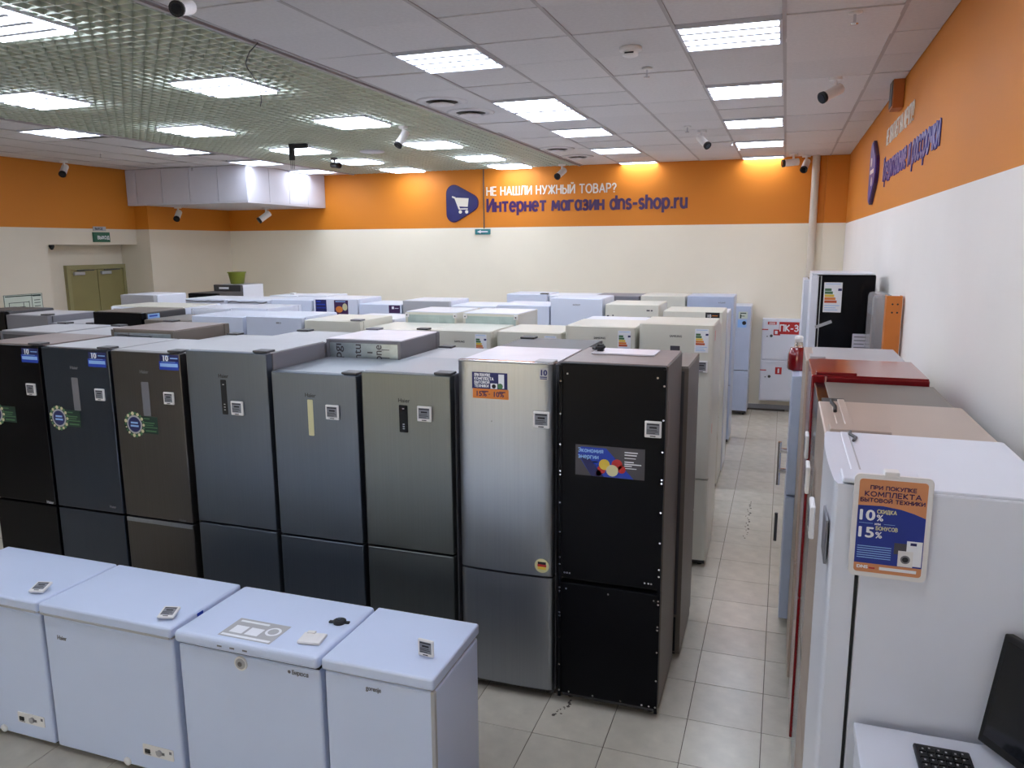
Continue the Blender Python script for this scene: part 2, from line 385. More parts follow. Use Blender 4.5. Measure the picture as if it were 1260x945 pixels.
# worn spots on the tiles
def blob(name, cx, cy, rx, ry, parent, seed, m=M['stain']):
    rr = random.Random(seed); n = 18
    pts = [(cx+rx*math.cos(2*PI*k/n)*rr.uniform(.65, 1.1), cy+ry*math.sin(2*PI*k/n)*rr.uniform(.65, 1.1)) for k in range(n)]
    poly(name, Fr((0, 0, 0), (1, 0, 0), (0, 1, 0)), pts, .0006, .0014, m, parent)
blob('worn_patch', -.235, 3.52, .045, .03, floor, 3)
for k in range(14): blob('scuff_mark', -1.035-.004*k+random.uniform(-.02, .02), 4.0-.013*k, random.uniform(.004, .012), random.uniform(.004, .012), floor, 20+k)
for k in range(22): blob('scuff_mark', -.21+random.uniform(-.02, .02), 6.95+.05*k, random.uniform(.003, .012), random.uniform(.008, .022), floor, 40+k)
# walls
wall_back = struct(box('wall_back', XL-.7, XR+.2, YB, YB+.2, -.1, ZS, M['wall']))
wall_right = struct(box('wall_right', XR, XR+.2, YN, YB, -.1, ZS, M['wallr']))
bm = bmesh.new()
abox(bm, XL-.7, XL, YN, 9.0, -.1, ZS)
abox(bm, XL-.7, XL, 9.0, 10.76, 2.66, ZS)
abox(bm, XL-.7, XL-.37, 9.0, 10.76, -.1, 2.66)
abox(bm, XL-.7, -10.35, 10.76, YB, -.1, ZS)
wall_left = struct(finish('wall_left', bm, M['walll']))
bm = bmesh.new()
abox(bm, XL, XR, YN-.2, YN, -.1, .7); abox(bm, XL, XR, YN-.2, YN, 3.3, ZS)
for a, b in ((XL, -9.9), (-7.5, -6.9), (-4.5, -3.9), (-1.5, XR)): abox(bm, a, b, YN-.2, YN, .7, 3.3)
wall_near = struct(finish('wall_near', bm, M['wall']))
for k, (a, b) in enumerate(((-9.9, -7.5), (-6.9, -4.5), (-3.9, -1.5))):
    w = struct(bpy.data.objects.new('window_%d' % (k+1), None)); COL.objects.link(w); w.location = (a, YN-.1, .7)
    bm = bmesh.new(); W, H = b-a, 2.6
    for x0, x1, z0, z1 in ((0, .06, 0, H), (W-.06, W, 0, H), (.06, W-.06, 0, .06), (.06, W-.06, H-.06, H), (W/2-.03, W/2+.03, .06, H-.06)): abox(bm, x0, x1, -.03, .03, z0, z1)
    finish('window_frame', bm, M['cap'], w)
    box('pane', .06, W/2-.03, -.004, .004, .06, H-.06, M['pane'], w); box('pane', W/2+.03, W-.06, -.004, .004, .06, H-.06, M['pane'], w)
    ld = bpy.data.lights.new('window_portal', 'AREA'); ld.shape = 'RECTANGLE'; ld.size = W; ld.size_y = H; ld.cycles.is_portal = True
    lo = bpy.data.objects.new('window_portal', ld); COL.objects.link(lo); lo.location = ((a+b)/2, YN-.22, 2.0); lo.rotation_euler = (PI/2, 0, PI)
# corner pilaster and baseboards
struct(box('trim_1', .52, XR, YB-.05, YB, 0, ZC, M['wall']))
struct(box('baseboard_back', -1.2, .5, YB-.018, YB, 0, .07, M['lgrey']))
struct(box('baseboard_right', XR-.015, XR, YN, YB-.06, 0, .07, M['lgrey']))
# upper slab over the suspended ceilings
ceil = struct(box('ceiling', XL-.7, XR+.2, YN-.2, YB+.2, ZS, ZS+.15, M['plenum']))
P, CX, CY = .632, -.0763, 4.98
GX0, GX1 = -7.52, -3.30          # lattice bay
light_cells = {(-1, -3), (-1, 0), (-1, 3), (-1, 6), (-1, 9), (-1, 12), (-4, -3), (-4, 0), (-4, 3), (-4, 4), (-4, 6), (-4, 9), (-4, 12)}
vent_cells = {(-5, 2), (-5, 3), (-5, 8), (-5, 10)}
tile_me = {}
def ctile(x0, x1, y0, y1):
    key = (round(x1-x0, 3), round(y1-y0, 3))
    if key not in tile_me:
        t = box('tile', .005, x1-x0-.005, .005, y1-y0-.005, 0, .014, M['tile'], ceil, .002, 1); tile_me[key] = t.data
    else: t = link('tile', tile_me[key], None, ceil)
    t.location = (x0, y0, ZC+random.choice((0, 0, .001, .003, .005)))
    t.rotation_euler = (random.uniform(-.006, .006), random.uniform(-.004, .004), 0)
for i in range(-5, 2):
    x0 = CX+P*i; x1 = min(x0+P, XR)
    if i == -5: x0 = GX1+.03 if x0 < GX1+.03 else x0
    for j in range(-4, 13):
        y0 = CY+P*j; y1 = min(y0+P, YB)
        if (i, j) in light_cells or y1-y0 < .1: continue
        ctile(x0, x1, y0, y1)
LT = [GX0-.03-P*(k+1) for k in range(5)]
left_light = [(-7.82, 6.95), (-7.83, 8.80), (-7.83, 10.45), (-7.83, 12.02)]
for k, x0 in enumerate(LT):
    for j in range(-2, 13):
        y0 = CY+P*j; y1 = min(y0+P, YB); xa = max(x0, -10.6)
        if y1-y0 < .1: continue
        if k == 0 and any(abs((y0+y1)/2-ly) < .32 for _, ly in left_light): continue
        ctile(xa, x0+P, y0, y1)
# main runners (pale T bars) and the recessed cover behind the tile joints
for i in range(-5, 2):
    box('runner', CX+P*i-.012, CX+P*i+.012, CY-4*P, YB, ZC-.003, ZC+.01, M['runner'], ceil)
for x0 in LT[:-1]: box('runner', x0-.012, x0+.012, CY-2*P, YB, ZC-.003, ZC+.01, M['runner'], ceil)
box('tile_backing', GX1+.02, XR, CY-4*P, YB, ZC+.024, ZC+.05, M['plenum'], ceil)
box('tile_backing', XL, GX0-.02, CY-2*P, YB, ZC+.024, ZC+.05, M['plenum'], ceil)
box('ceiling_board', GX1+.02, XR, YN, CY-4*P-.01, ZC, ZC+.03, M['tile'], ceil)
box('ceiling_board', XL, GX0-.02, YN, CY-2*P-.01, ZC, ZC+.03, M['tile'], ceil)
box('edge_trim', GX1, GX1+.03, YN, YB, ZC-.012, ZC+.08, M['runner'], ceil)
box('edge_trim', GX0-.03, GX0, YN, YB, ZC-.012, ZC+.08, M['runner'], ceil)
# lattice bay: V-shaped blades in both directions
def blade(L):
    bm = bmesh.new()
    sec = ((-.004, 0), (.004, 0), (.017, .05), (-.017, .05))
    A = [bm.verts.new((x, 0, z)) for x, z in sec]; B = [bm.verts.new((x, L, z)) for x, z in sec]
    for k in range(4): bm.faces.new((A[k], B[k], B[(k+1) % 4], A[(k+1) % 4]))
    bm.faces.new(A); bm.faces.new(B[::-1])
    bmesh.ops.recalc_face_normals(bm, faces=bm.faces)
    return bm
GY0, GP = 2.3, .1055
n_x = int((GX1-GX0)/GP); n_y = int((YB-GY0)/GP)
lat = struct(bpy.data.objects.new('ceiling_lattice', None)); COL.objects.link(lat); lat.location = (GX0, GY0, ZC)
b0 = finish('slat', blade(YB-GY0), M['blade'], lat); b0.location = (GP*.5, 0, 0)
for k in range(1, n_x): o = link('slat', b0.data, None, lat); o.location = (GP*(k+.5), 0, 0)
c0 = finish('slat', blade(GX1-GX0), M['blade'], lat); c0.rotation_euler = (0, 0, -PI/2); c0.location = (0, GP*.5, .0004)
for k in range(1, n_y): o = link('slat', c0.data, None, lat); o.rotation_euler = (0, 0, -PI/2); o.location = (0, GP*(k+.5), .0004)
box('ceiling_board', GX0, GX1, YN, GY0-.02, ZC, ZC+.03, M['blade'], ceil)

# ------------------------------------------------------------------ ceiling lights
light_proto = {}
def ceiling_light(cx, cy, label, group, z=ZC-.004, w=.61, d=.60):
    deep = z < ZC-.005               # the lattice fixtures carry a shallow opal box below the blades
    t = thing('ceiling_light', label, 'ceiling light', (cx, cy, z), 0, group)
    if deep in light_proto:
        for n_, me in light_proto[deep]: link(n_, me, None, t)
        return t
    P_ = light_proto[deep] = []
    bm = bmesh.new(); zf = -.012 if not deep else -.004
    for x0, x1, y0, y1 in ((-w/2, w/2, -d/2, -d/2+.018), (-w/2, w/2, d/2-.018, d/2), (-w/2, -w/2+.018, -d/2+.018, d/2-.018), (w/2-.018, w/2, -d/2+.018, d/2-.018)):
        abox(bm, x0, x1, y0, y1, zf, .02)
    P_.append(('frame', finish('frame', bm, M['lampframe'], t).data))
    zb = -.004 if not deep else -.022
    P_.append(('diffuser', box('diffuser', -w/2+.019, w/2-.019, -d/2+.019, d/2-.019, zb, .018, M['lamp'], t).data))
    for k in (-1, 0, 1):
        P_.append(('louvre_bar', box('louvre_bar', -w/2+.018, w/2-.018, k*.15-.02, k*.15+.02, zb-.008, zb-.0005, M['lampbar'], t).data))
    return t
ORD = ['nearest', 'second', 'third', 'fourth', 'fifth', 'sixth', 'seventh']
gl = 'square fluorescent ceiling panels'
for k, j in enumerate((0, 3, 6, 9, 12)):
    ceiling_light(CX-P/2, CY+P*(j+.5), '%s lit square panel in the ceiling row closest to the right orange wall' % ORD[k], gl)
for k, j in enumerate((-3, 0, 3, 4, 6, 9, 12)):
    ceiling_light(CX-P*3.5, CY+P*(j+.5), '%s lit square panel in the tiled ceiling row right of the lattice' % ORD[k], gl)
for k, y in enumerate((3.5, 5.48, 7.47, 9.46, 11.13, 12.44)):
    ceiling_light(-4.36, y, '%s lit square panel in the right-hand row set into the lattice ceiling' % ORD[k], gl, ZC-.006)
for k, y in enumerate((5.38, 7.36, 9.35, 10.86, 12.36)):
    ceiling_light(-6.28, y, '%s lit square panel in the left-hand row set into the lattice ceiling' % ORD[k], gl, ZC-.006)
for k, (x, y) in enumerate(left_light):
    ceiling_light(x, y, '%s lit square panel in the tiled strip left of the lattice' % ORD[k], gl)
ceiling_light(CX-P/2, 3.3, 'lit square panel just outside the top edge over the right wall row', gl)
ceiling_light(CX-P/2, 1.4, 'added lit square panel above the white counter, out of view', gl)  # unseen panel added to brighten the white fridge's side and the right wall
ceiling_light(CX-P*3.5, 1.9, 'added lit square panel in the tiles above the chest freezers, out of view', gl)  # unseen panel added to brighten the freezer lids
ceiling_light(-4.36, 1.7, 'added lit square panel in the lattice above the chest freezers, out of view', gl, ZC-.006)  # also unseen, added for more light on the freezer lids
ceiling_light(-6.28, 3.4, 'lit square panel just outside the left edge in the lattice', gl, ZC-.006)
ceiling_light(-7.83, 4.9, 'lit square panel just outside the left edge beside the lattice', gl)

# ------------------------------------------------------------------ ceiling fittings
def vent(cx, cy, label):
    t = thing('air_diffuser', label, 'vent', (cx, cy, ZC), 0, 'round ceiling air diffusers')
    lathe('flange', [(.235, 0), (.235, -.006), (.205, -.012), (.165, -.016), (.165, -.004)], M['tile'], t, 32)
    lathe('throat', [(.166, -.001), (.166, -.005), (.02, -.005), (.02, -.001)], M['rubber'], t, 32)
    lathe('inner_ring', [(.166, -.004), (.166, -.014), (.150, -.014), (.150, -.004)], M['tile'], t, 32)
    lathe('disc', [(.02, -.006), (.112, -.030), (.112, -.034), (.02, -.036)], M['tile'], t, 32)
vent(-3.0, 6.72, 'round white ceiling air diffuser nearest the viewer beside the lattice edge')
vent(-2.98, 7.36, 'round white ceiling air diffuser just behind the nearest one')
vent(-3.0, 10.52, 'round white ceiling air diffuser third along the lattice edge')
vent(-2.98, 11.55, 'round white ceiling air diffuser closest to the back orange wall')
BZ_ = 3.31
def cctv(loc, aim, label, s=1., dark=False, mount=(0, 0, 1)):
    """bullet camera: base, arm, body, hood, lens"""
    t = thing('security_camera', label, 'camera', loc, 0, 'security cameras')
    mt = Vector(mount).normalized(); a = Vector(aim).normalized()
    bmat = M['dgrey'] if dark else M['cap']
    base0 = Vector((0, 0, 0)); j = base0 - mt*.075*s
    cyl('base', base0, base0-mt*.022*s, .05*s, bmat, t, n=16)
    cyl('arm', base0-mt*.02*s, j, .014*s, bmat, t, n=10)
    c = j - mt*.03*s
    cyl('housing', c-a*.06*s, c+a*.11*s, .042*s, bmat, t, n=16)
    bm = bmesh.new(); acyl(bm, c+a*.11*s, c+a*.135*s, .044*s, .046*s, 16); finish('hood', bm, M['rubber'], t)
    cyl('lens', c+a*.135*s, c+a*.139*s, .03*s, M['lcd'], t, n=16)
cctv((-2.93, 3.42, ZC), (.3, -1, -.35), 'large white security camera with black face hanging near the nearest ceiling tiles', .85)
cctv((.30, 6.9, ZC), (-.75, -.6, -.45), 'white bullet camera under the tiled ceiling near the right orange wall', 1.0)
cctv((-4.02, 7.95, ZC), (-.3, -.6, -.9), 'white bullet camera hanging below the lattice beside a lit panel', 1.0)
cctv((-.98, 9.5, ZC), (.6, -.6, -.6), 'small white bullet camera in the middle of the tiled ceiling', 1.0)
cctv((-6.38, 10.35, ZC), (.9, -.5, -.1), 'small black-faced camera under the lattice left of centre', 1.0, True)
cctv((-10.3, 9.15, ZC), (.5, -.8, -.7), 'white bullet camera at the top of the left orange wall', 1.15)
cctv((-10.18, 11.30, BZ_+0), (.4, -.8, -.6), 'white bullet camera under the left end of the white bulkhead', 1.2)
cctv((-9.0, 12.2, BZ_), (-.5, -.7, -.6), 'white bullet camera under the right half of the white bulkhead', 1.3)
cctv((-3.5, 12.55, ZC), (-.3, -.8, -.5), 'white camera above the white wall slogan at the back', 1.2)
cctv((.04, 12.35, ZC), (-.9, -.35, -.1), 'dark-lensed camera beside the pipe top, pointing left', 1.2)
cctv((.22, 12.70, ZC), (-.2, -.8, -.6), 'white camera hanging against the pipe in the back right corner', 1.2)
# smoke detector, sprinklers
t = thing('smoke_detector', 'white round smoke detector on a ceiling tile', 'detector', (-1.04, 5.4, ZC))
lathe('base', [(.075, 0), (.075, -.02), (.06, -.026)], M['cap'], t); lathe('sensor_head', [(.05, -.024), (.052, -.05), (.03, -.06), (.001, -.062)], M['cap'], t)
box('slot', -.03, .03, -.054, -.05, -.046, -.036, M['rubber'], t)
def sprinkler(x, y, label):
    t = thing('sprinkler', label, 'sprinkler', (x, y, ZC), 0, 'ceiling sprinklers')
    lathe('rose', [(.04, 0), (.04, -.006), (.02, -.012)], M['cap'], t, 14)
    cyl('stem', (0, 0, -.008), (0, 0, -.06), .008, M['chrome'], t, n=8)
    lathe('deflector', [(.022, -.06), (.022, -.064), (.001, -.066)], M['chrome'], t, 12)
sprinkler(-1.04, 6.05, 'small steel sprinkler just behind the smoke detector')
sprinkler(-1.1, 9.1, 'small sprinkler in front of the middle ceiling camera')
sprinkler(-.72, 10.6, 'small sprinkler behind the middle ceiling camera')
sprinkler(-.66, 11.1, 'small sprinkler closest to the back wall')
sprinkler(.3, 5.05, 'small sprinkler in the ceiling tile above the right wall')
sprinkler(-9.0, 8.6, 'small sprinkler in the tiled strip left of the lattice')
sprinkler(-9.2, 10.6, 'small sprinkler above the white bulkhead')
t = tag(lathe('ceiling_speaker', [(.17, 0), (.17, -.012), (.14, -.02), (.001, -.024)], M['panelw'], None, 28), 'round pale loudspeaker disc set in the far lattice', 'speaker'); t.location = (-5.45, 9.82, ZC-.002)
t = thing('hanging_bracket', 'black angled bracket hanging below the lattice with thin wires', 'bracket', (-5.95, 8.75, ZC-.002))
box('post', -.09, -.03, -.02, .02, -.20, .0, M['rubber'], t); box('crossbar', -.03, .17, -.02, .02, -.06, -.005, M['rubber'], t)
for k in range(4): cyl('wire', (-.085+.018*k, 0, -.2), (-.085+.018*k, 0, -.31), .0025, M['rubber'], t, n=6)
bm = bmesh.new(); pts = [(-3.21, 4.37, ZC-.02), (-3.37, 4.50, ZC-.03), (-3.51, 4.65, ZC-.03), (-3.62, 4.78, ZC-.03), (-3.71, 4.92, ZC-.03), (-3.81, 5.1, ZC-.03), (-3.92, 5.29, ZC-.03), (-4.03, 5.46, ZC-.03), (-4.13, 5.62, ZC-.03), (-4.28, 5.83, ZC-.03), (-4.42, 6.02, ZC-.03), (-4.54, 6.17, ZC-.03), (-4.63, 6.29, ZC-.015)]
for a, b in zip(pts, pts[1:]): acyl(bm, a, b, .004, n=6)
tag(finish('loose_cable', bm, M['rubber']), 'thin dark cable drooping under the lattice ceiling', 'cable')

# ------------------------------------------------------------------ bulkhead, back wall fittings
BX, BY, BZ = -8.16, 10.62, 3.33
bulk = struct(bpy.data.objects.new('trim_2', None)); COL.objects.link(bulk)
box('core', -10.75, BX-.012, BY+.012, YB, BZ+.01, ZC-.001, M['dgrey'], bulk)
box('soffit', -10.62, BX, BY, YB, BZ-.02, BZ+.008, M['panelw'], bulk)
xs = [-10.9, -10.40, -9.86, -9.30, -8.73, BX]
for a, b in zip(xs, xs[1:]):
    a = max(a, -10.62)
    if b-a > .05: box('panel', a+.006, b-.006, BY-.006, BY+.012, BZ+.008, ZC-.006, M['panelw'], bulk, .002, 1)
ys = [BY, BY+.56, BY+1.12, BY+1.68, YB]
for a, b in zip(ys, ys[1:]): box('panel', BX-.012, BX+.006, a+.006, b-.006, BZ+.008, ZC-.006, M['panelw'], bulk, .002, 1)
# wall slogan
WF = Fr((0, YB, 0), (1, 0, 0), (0, 0, 1))
t = thing('wall_slogan', 'white raised words in capitals on the back orange wall', 'lettering', (-4.94, YB, 3.46))
letters(Fr((0, -.002, 0), (1, 0, 0), (0, 0, 1)), 0, 0, 'НЕ НАШЛИ НУЖНЫЙ ТОВАР?', .135, M['signwhite'], t, .022, .006, 2.28)
t = thing('wall_slogan', 'dark purple raised words with web address on the back orange wall', 'lettering', (-4.94, YB, 3.188))
letters(Fr((0, -.002, 0), (1, 0, 0), (0, 0, 1)), 0, 0, 'Интернет магазин dns-shop.ru', .205, M['signpurple'], t, .042, .006, 3.43)
t = thing('logo_badge', 'rounded blue triangle badge with white shopping cart on the back wall', 'sign', (-5.40, YB, 3.335))
def guitar(sc, n=8):
    cs = [(-.135, .165, .145), (-.145, -.175, .135), (.155, .005, .15)]
    out = []
    for k, (cx, cy, r) in enumerate(cs):
        a0 = {0: 20, 1: 190-7, 2: -55}[k]; a1 = {0: 190-7, 1: 190+115, 2: 60}[k]
        if k == 0: a0, a1 = 58, 180
        if k == 1: a0, a1 = 180, 302
        if k == 2: a0, a1 = -58, 58
        for q in range(n+1):
            th = math.radians(a0+(a1-a0)*q/n); out.append(((cx+r*math.cos(th))*sc, (cy+r*math.sin(th))*sc))
    return out
BF = Fr((0, -.002, 0), (1, 0, 0), (0, 0, 1))
poly('rim', BF, guitar(1.04), 0, .02, M['signpurple'], t)
pl = poly('plate', BF, guitar(.98), .02, .028, M['signblue'], t)
cart = [[(-.17, .13), (-.11, .11), (-.02, -.10), (-.05, -.10), (-.125, .085), (-.175, .105)], [(-.10, .10), (.14, .085), (.12, -.06), (-.05, -.05)], [(-.05, -.085), (.12, -.085), (.12, -.105), (-.05, -.105)]]
bm = bmesh.new()
for q in cart: apoly(bm, BF, q, .028, .034)
apoly(bm, BF, circ(-.02, -.145, .03, 14), .028, .034); apoly(bm, BF, circ(.10, -.145, .03, 14), .028, .034)
finish('cart_symbol', bm, M['signwhite'], t)
# right wall slogan
RW = lambda: Fr((-.002, 0, 0), (0, -1, 0), (0, 0, 1))
t = thing('wall_slogan', 'white raised words in capitals on the right orange wall', 'lettering', (XR, 8.15, 3.50))
letters(RW(), 0, 0, 'НЕ ХВАТАЕТ НА МЕЧТУ?', .13, M['signwhite'], t, .02, .004, 1.65)
t = thing('wall_slogan', 'indigo raised words low on the right orange wall', 'lettering', (XR, 8.22, 3.19))
letters(RW(), 0, 0, 'Кредитование и рассрочки', .19, M['signrpurple'], t, .036, .006, 2.90)
t = thing('logo_badge', 'rounded indigo badge seen edge-on on the right orange wall', 'sign', (XR, 8.93, 3.33))
poly('rim', RW(), guitar(1.04), 0, .03, M['signpurple'], t); poly('plate', RW(), guitar(.98), .03, .038, M['signrpurple'], t)
bm = bmesh.new()
for k in range(3):
    a = [(-.14+.11*k, -.02), (-.05+.11*k, -.02), (-.05+.11*k, .02), (-.14+.11*k, .02)]; apoly(bm, RW(), a, .038, .042)
apoly(bm, RW(), circ(-.08, .10, .045, 12), .038, .042); apoly(bm, RW(), circ(.04, -.10, .045, 12), .038, .042)
finish('percent_symbol', bm, M['signwhite'], t)['kind'] = 'stuff'
t = thing('wall_speaker', 'small orange-brown box speaker high on the right wall', 'speaker', (XR, 7.25, 3.68))
box('body', -.085, -.002, -.11, .11, 0, .235, M['orangebox'], t, .006); box('grille', -.091, -.084, -.09, .09, .02, .215, M['dgrey'], t)
# pipe, conduit, small exit arrow
t = tag(cyl('drain_pipe', (.365, 12.79, 0), (.365, 12.79, ZC+.02), .055, M['pipe'], None, n=20), 'vertical cream pipe in the back right corner', 'pipe')
tag(cyl('conduit', (-4.985, YB-.012, 2.90), (-4.985, YB-.012, ZC+.02), .010, M['dgrey'], None, n=8), 'thin vertical conduit right of the blue badge', 'conduit')
t = thing('exit_arrow_sign', 'small teal arrow sign under the thin conduit', 'sign', (-5.01, YB, 2.845))
box('plate', -.14, .14, -.03, -.001, -.045, .045, M['teal'], t, .004); poly('arrow', Fr((0, -.030, 0), (1, 0, 0), (0, 0, 1)), [(-.10, 0), (-.03, .03), (-.03, .011), (.10, .011), (.10, -.011), (-.03, -.011), (-.03, -.03)], 0, .003, M['wprint'], t)
# hydrant cabinet
t = thing('hydrant_cabinet', 'white steel fire hydrant cabinet with red labels on the back wall', 'cabinet', (.01, YB-.001, .17))
box('body', -.29, .29, -.19, 0, 0, 1.29, M['white'], t, .006)
f_ = Fr((0, -.19, 0), (1, 0, 0), (0, 0, 1))
for z0, z1 in ((.02, .635), (.66, 1.27)):
    d = box('door', -.272, .272, -.205, -.19, z0, z1, M['white'], t, .004)
    cyl('lock', (-.15, -.205, z0+.37), (-.15, -.217, z0+.37), .022, M['dgrey'], d); cyl('keyhole', (-.21, -.205, z0+.36), (-.21, -.211, z0+.36), .009, M['rubber'], d, n=8)
    rects('hinge', f_, [(-.292, -.20, z0+.46, z0+.475)], .016, .022, M['redp'], d)
f2 = Fr((0, -.2055, 0), (1, 0, 0), (0, 0, 1))
s_ = rects('red_label', f2, [(-.21, -.08, 1.205, 1.25)], 0, .002, M['redp'], t); rects('lettering', f2, [(-.19, -.10, 1.232, 1.24), (-.19, -.10, 1.214, 1.222)], .002, .003, M['wprint'], s_)
s_ = rects('red_label', f2, [(-.04, .25, 1.06, 1.25)], 0, .002, M['redp'], t); text('lettering', f2, -.035, 1.11, 'ПК-3 ПГ', .13, M['wprint'], s_, .004, .002, .0006)
s_ = rects('red_label', f2, [(-.12, -.02, 1.04, 1.13)], 0, .0015, M['redp'], t); rects('lettering', f2, [(-.10, -.06, 1.06, 1.11)], .0015, .003, M['wprint'], s_)
s_ = rects('red_label', f2, [(-.065, .03, .43, .54)], 0, .002, M['redp'], t); rects('lettering', f2, [(-.03, -.005, .45, .52)], .002, .003, M['wprint'], s_)

# ------------------------------------------------------------------ left wall: double door, signs, plan
XD = XL-.37
d1 = struct(bpy.data.objects.new('door_1', None)); COL.objects.link(d1); d1.location = (XD, 9.58, 0)
bm = bmesh.new(); abox(bm, 0, .06, -.02, .05, 0, 2.33); abox(bm, 0, .06, 1.13, 1.20, 0, 2.33); abox(bm, 0, .06, .05, 1.13, 2.26, 2.33); finish('door_frame', bm, M['khakif'], d1)
for y0, y1, hy in ((.055, .585, .5), (.595, 1.125, .66)):
    lf = box('leaf', .01, .045, y0, y1, .01, 2.255, M['khaki'], d1, .003)
    box('closer', .046, .09, y0+.05, y0+.25, 2.17, 2.22, M['lgrey'], lf, .005); box('closer_arm', .06, .075, y0+.12, y0+.45, 2.235, 2.25, M['dgrey'], lf)
    cyl('handle', (.046, hy, 1.05), (.1, hy, 1.05), .015, M['chrome'], lf)
t = thing('exit_sign', 'green exit sign on the lintel over the double door', 'sign', (XL, 9.86, 2.70))
sf = Fr((.002, 0, 0), (0, 1, 0), (0, 0, 1))
rects('plate', sf, [(-.02, .30, .0, .16)], 0, .03, M['exit'], t); text('lettering', sf, .05, .05, 'ВЫХОД', .07, M['wprint'], t, .001, .03, .0006)
t = thing('door_plate', 'small grey plate above the green exit sign', 'sign', (XL, 9.86, 2.90))
rects('plate', sf, [(0, .25, -.02, .05)], 0, .012, M['lgrey'], t); text('lettering', sf, .03, .0, 'ВЫХОД', .045, M['ink'], t, .001, .012, .0006)
t = thing('sensor_box', 'tiny dark sensor at the left end of the lintel', 'sensor', (XL-.06, 9.12, 2.66))
lathe('dome', [(.04, 0), (.04, -.03), (.02, -.07), (.001, -.08)], M['rubber'], t, 12)
t = thing('evacuation_plan', 'framed evacuation plan on the left wall above the dark fridges', 'poster', (XL, 8.18, 1.60))
rects('sheet', sf, [(0, .62, 0, .34)], 0, .012, M['pale'], t)
ln = [(.07, .40, .22, .228), (.07, .40, .09, .098), (.07, .078, .09, .22), (.392, .40, .09, .24), (.15, .158, .10, .16), (.15, .33, .155, .163), (.30, .308, .16, .22), (.02, .6, .31, .325), (.46, .60, .30, .31), (.44, .448, .02, .33), (.48, .58, .24, .25), (.48, .58, .2, .21), (.48, .58, .15, .16), (.48, .55, .1, .11), (0, .62, 0, .006), (0, .62, .334, .34), (0, .006, 0, .34), (.614, .62, 0, .34)]
rects('lettering', sf, ln, .012, .0135, M['greenprint'], t)

# ------------------------------------------------------------------ refrigerators
def doorbm(w, z0, z1, bulge=0., y0=0., y1=.06, bev=.006):
    bm = bmesh.new()
    if not bulge:
        abox(bm, -w/2, w/2, y0, y1, z0, z1, bev); return bm
    n = 20; pts = []
    for k in range(n+1):
        x = -w/2+w*k/n; q = 2*x/w; pts.append((x, y0-bulge*(1-q*q)+.0))
    pts[0] = (-w/2, y0+.006); pts[-1] = (w/2, y0+.006)
    loop = pts+[(w/2, y1), (-w/2, y1)]
    A = [bm.verts.new((x, y, z0)) for x, y in loop]; B = [bm.verts.new((x, y, z1)) for x, y in loop]
    bm.faces.new([bm.verts.new(v.co) for v in A[::-1]]); bm.faces.new([bm.verts.new(v.co) for v in B])
    for k in range(len(loop)): bm.faces.new((A[k], A[(k+1) % len(loop)], B[(k+1) % len(loop)], B[k]))
    bmesh.ops.recalc_face_normals(bm, faces=bm.faces)
    return bm
def fridge(label, x0, x1, y, H, body, door, face='front', depth=.64, split=.79, top=None, hinge='right', bulge=0., back=None, group=None, gap=.012, full=True, name='refrigerator', hingem=None):
    """front: y is the door plane (facing the camera); away: y is the back plane; left: x0,x1 are Y limits and y is the door's X"""
    w = x1-x0; c = (x0+x1)/2
    loc, rz = {'front': ((c, y, 0), 0), 'away': ((c, y+depth, 0), PI), 'left': ((y, c, 0), -PI/2)}[face]
    t = thing(name, label, 'refrigerator', loc, rz, group)
    w -= .006
    box('body', -w/2, w/2, .068, depth-.012, .035, H-.008, M[body], t, .005)
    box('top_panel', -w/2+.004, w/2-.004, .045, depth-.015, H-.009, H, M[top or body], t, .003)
    if full:
        box('gasket', -w/2+.010, w/2-.010, .058, .07, .08, H-.02, M['rubber'], t)
        for sx in (-1, 1):
            for yy in (.1, depth-.08): cyl('foot', (sx*(w/2-.05), yy, 0), (sx*(w/2-.05), yy, .037), .02, M['rubber'], t, n=8)
        box('kick_plate', -w/2+.008, w/2-.008, .06, .068, .02, .085, M['dgrey'], t)
    def curve(o):
        if bulge:
            for p in o.data.polygons: p.use_smooth = len(p.vertices) == 4 and p.normal.y < -.9
        return o
    if split:
        u = curve(finish('upper_door', doorbm(w-.004, split+gap/2, H-.003, bulge), M[door], t))
        lo = curve(finish('lower_door', doorbm(w-.004, .07 if full else .04, split-gap/2, bulge), M[door], t))
    else:
        u = finish('door', doorbm(w-.004, .07, H-.003, bulge), M[door], t)
    if hinge:
        s = 1 if hinge == 'right' else -1
        xa, xb = sorted((s*(w/2-.11), s*(w/2-.004)))
        box('hinge_cover', xa, xb, .012, .10, H, H+.014, M[hingem or 'dgrey'], t, .004)
    if back or face == 'away':
        bmt = M[back or 'dgrey']
        box('back_panel', -w/2+.02, w/2-.02, depth-.013, depth-.006, .30, H-.03, bmt, t)
        for sx in (-1, 1): box('back_rail', sx*(w/2-.012)-.012, sx*(w/2-.012)+.012, depth-.013, depth, .04, H-.008, M[body], t)
        box('compressor_cover', -w/2+.03, w/2-.03, depth-.013, depth-.004, .05, .28, M['rubber'], t)
    return t, u, (lo if split else None)
YA = 3.955
def A(label, x0, x1, H, body, door, **k): return fridge(label, x0, x1, YA, H, body, door, 'front', .66, group='fridges of the front row', **k)
def loc_frame(t_center, y=0.): return Fr((-t_center, y, 0), (1, 0, 0), (0, 0, 1))   # world x,z on a front-facing fridge's door
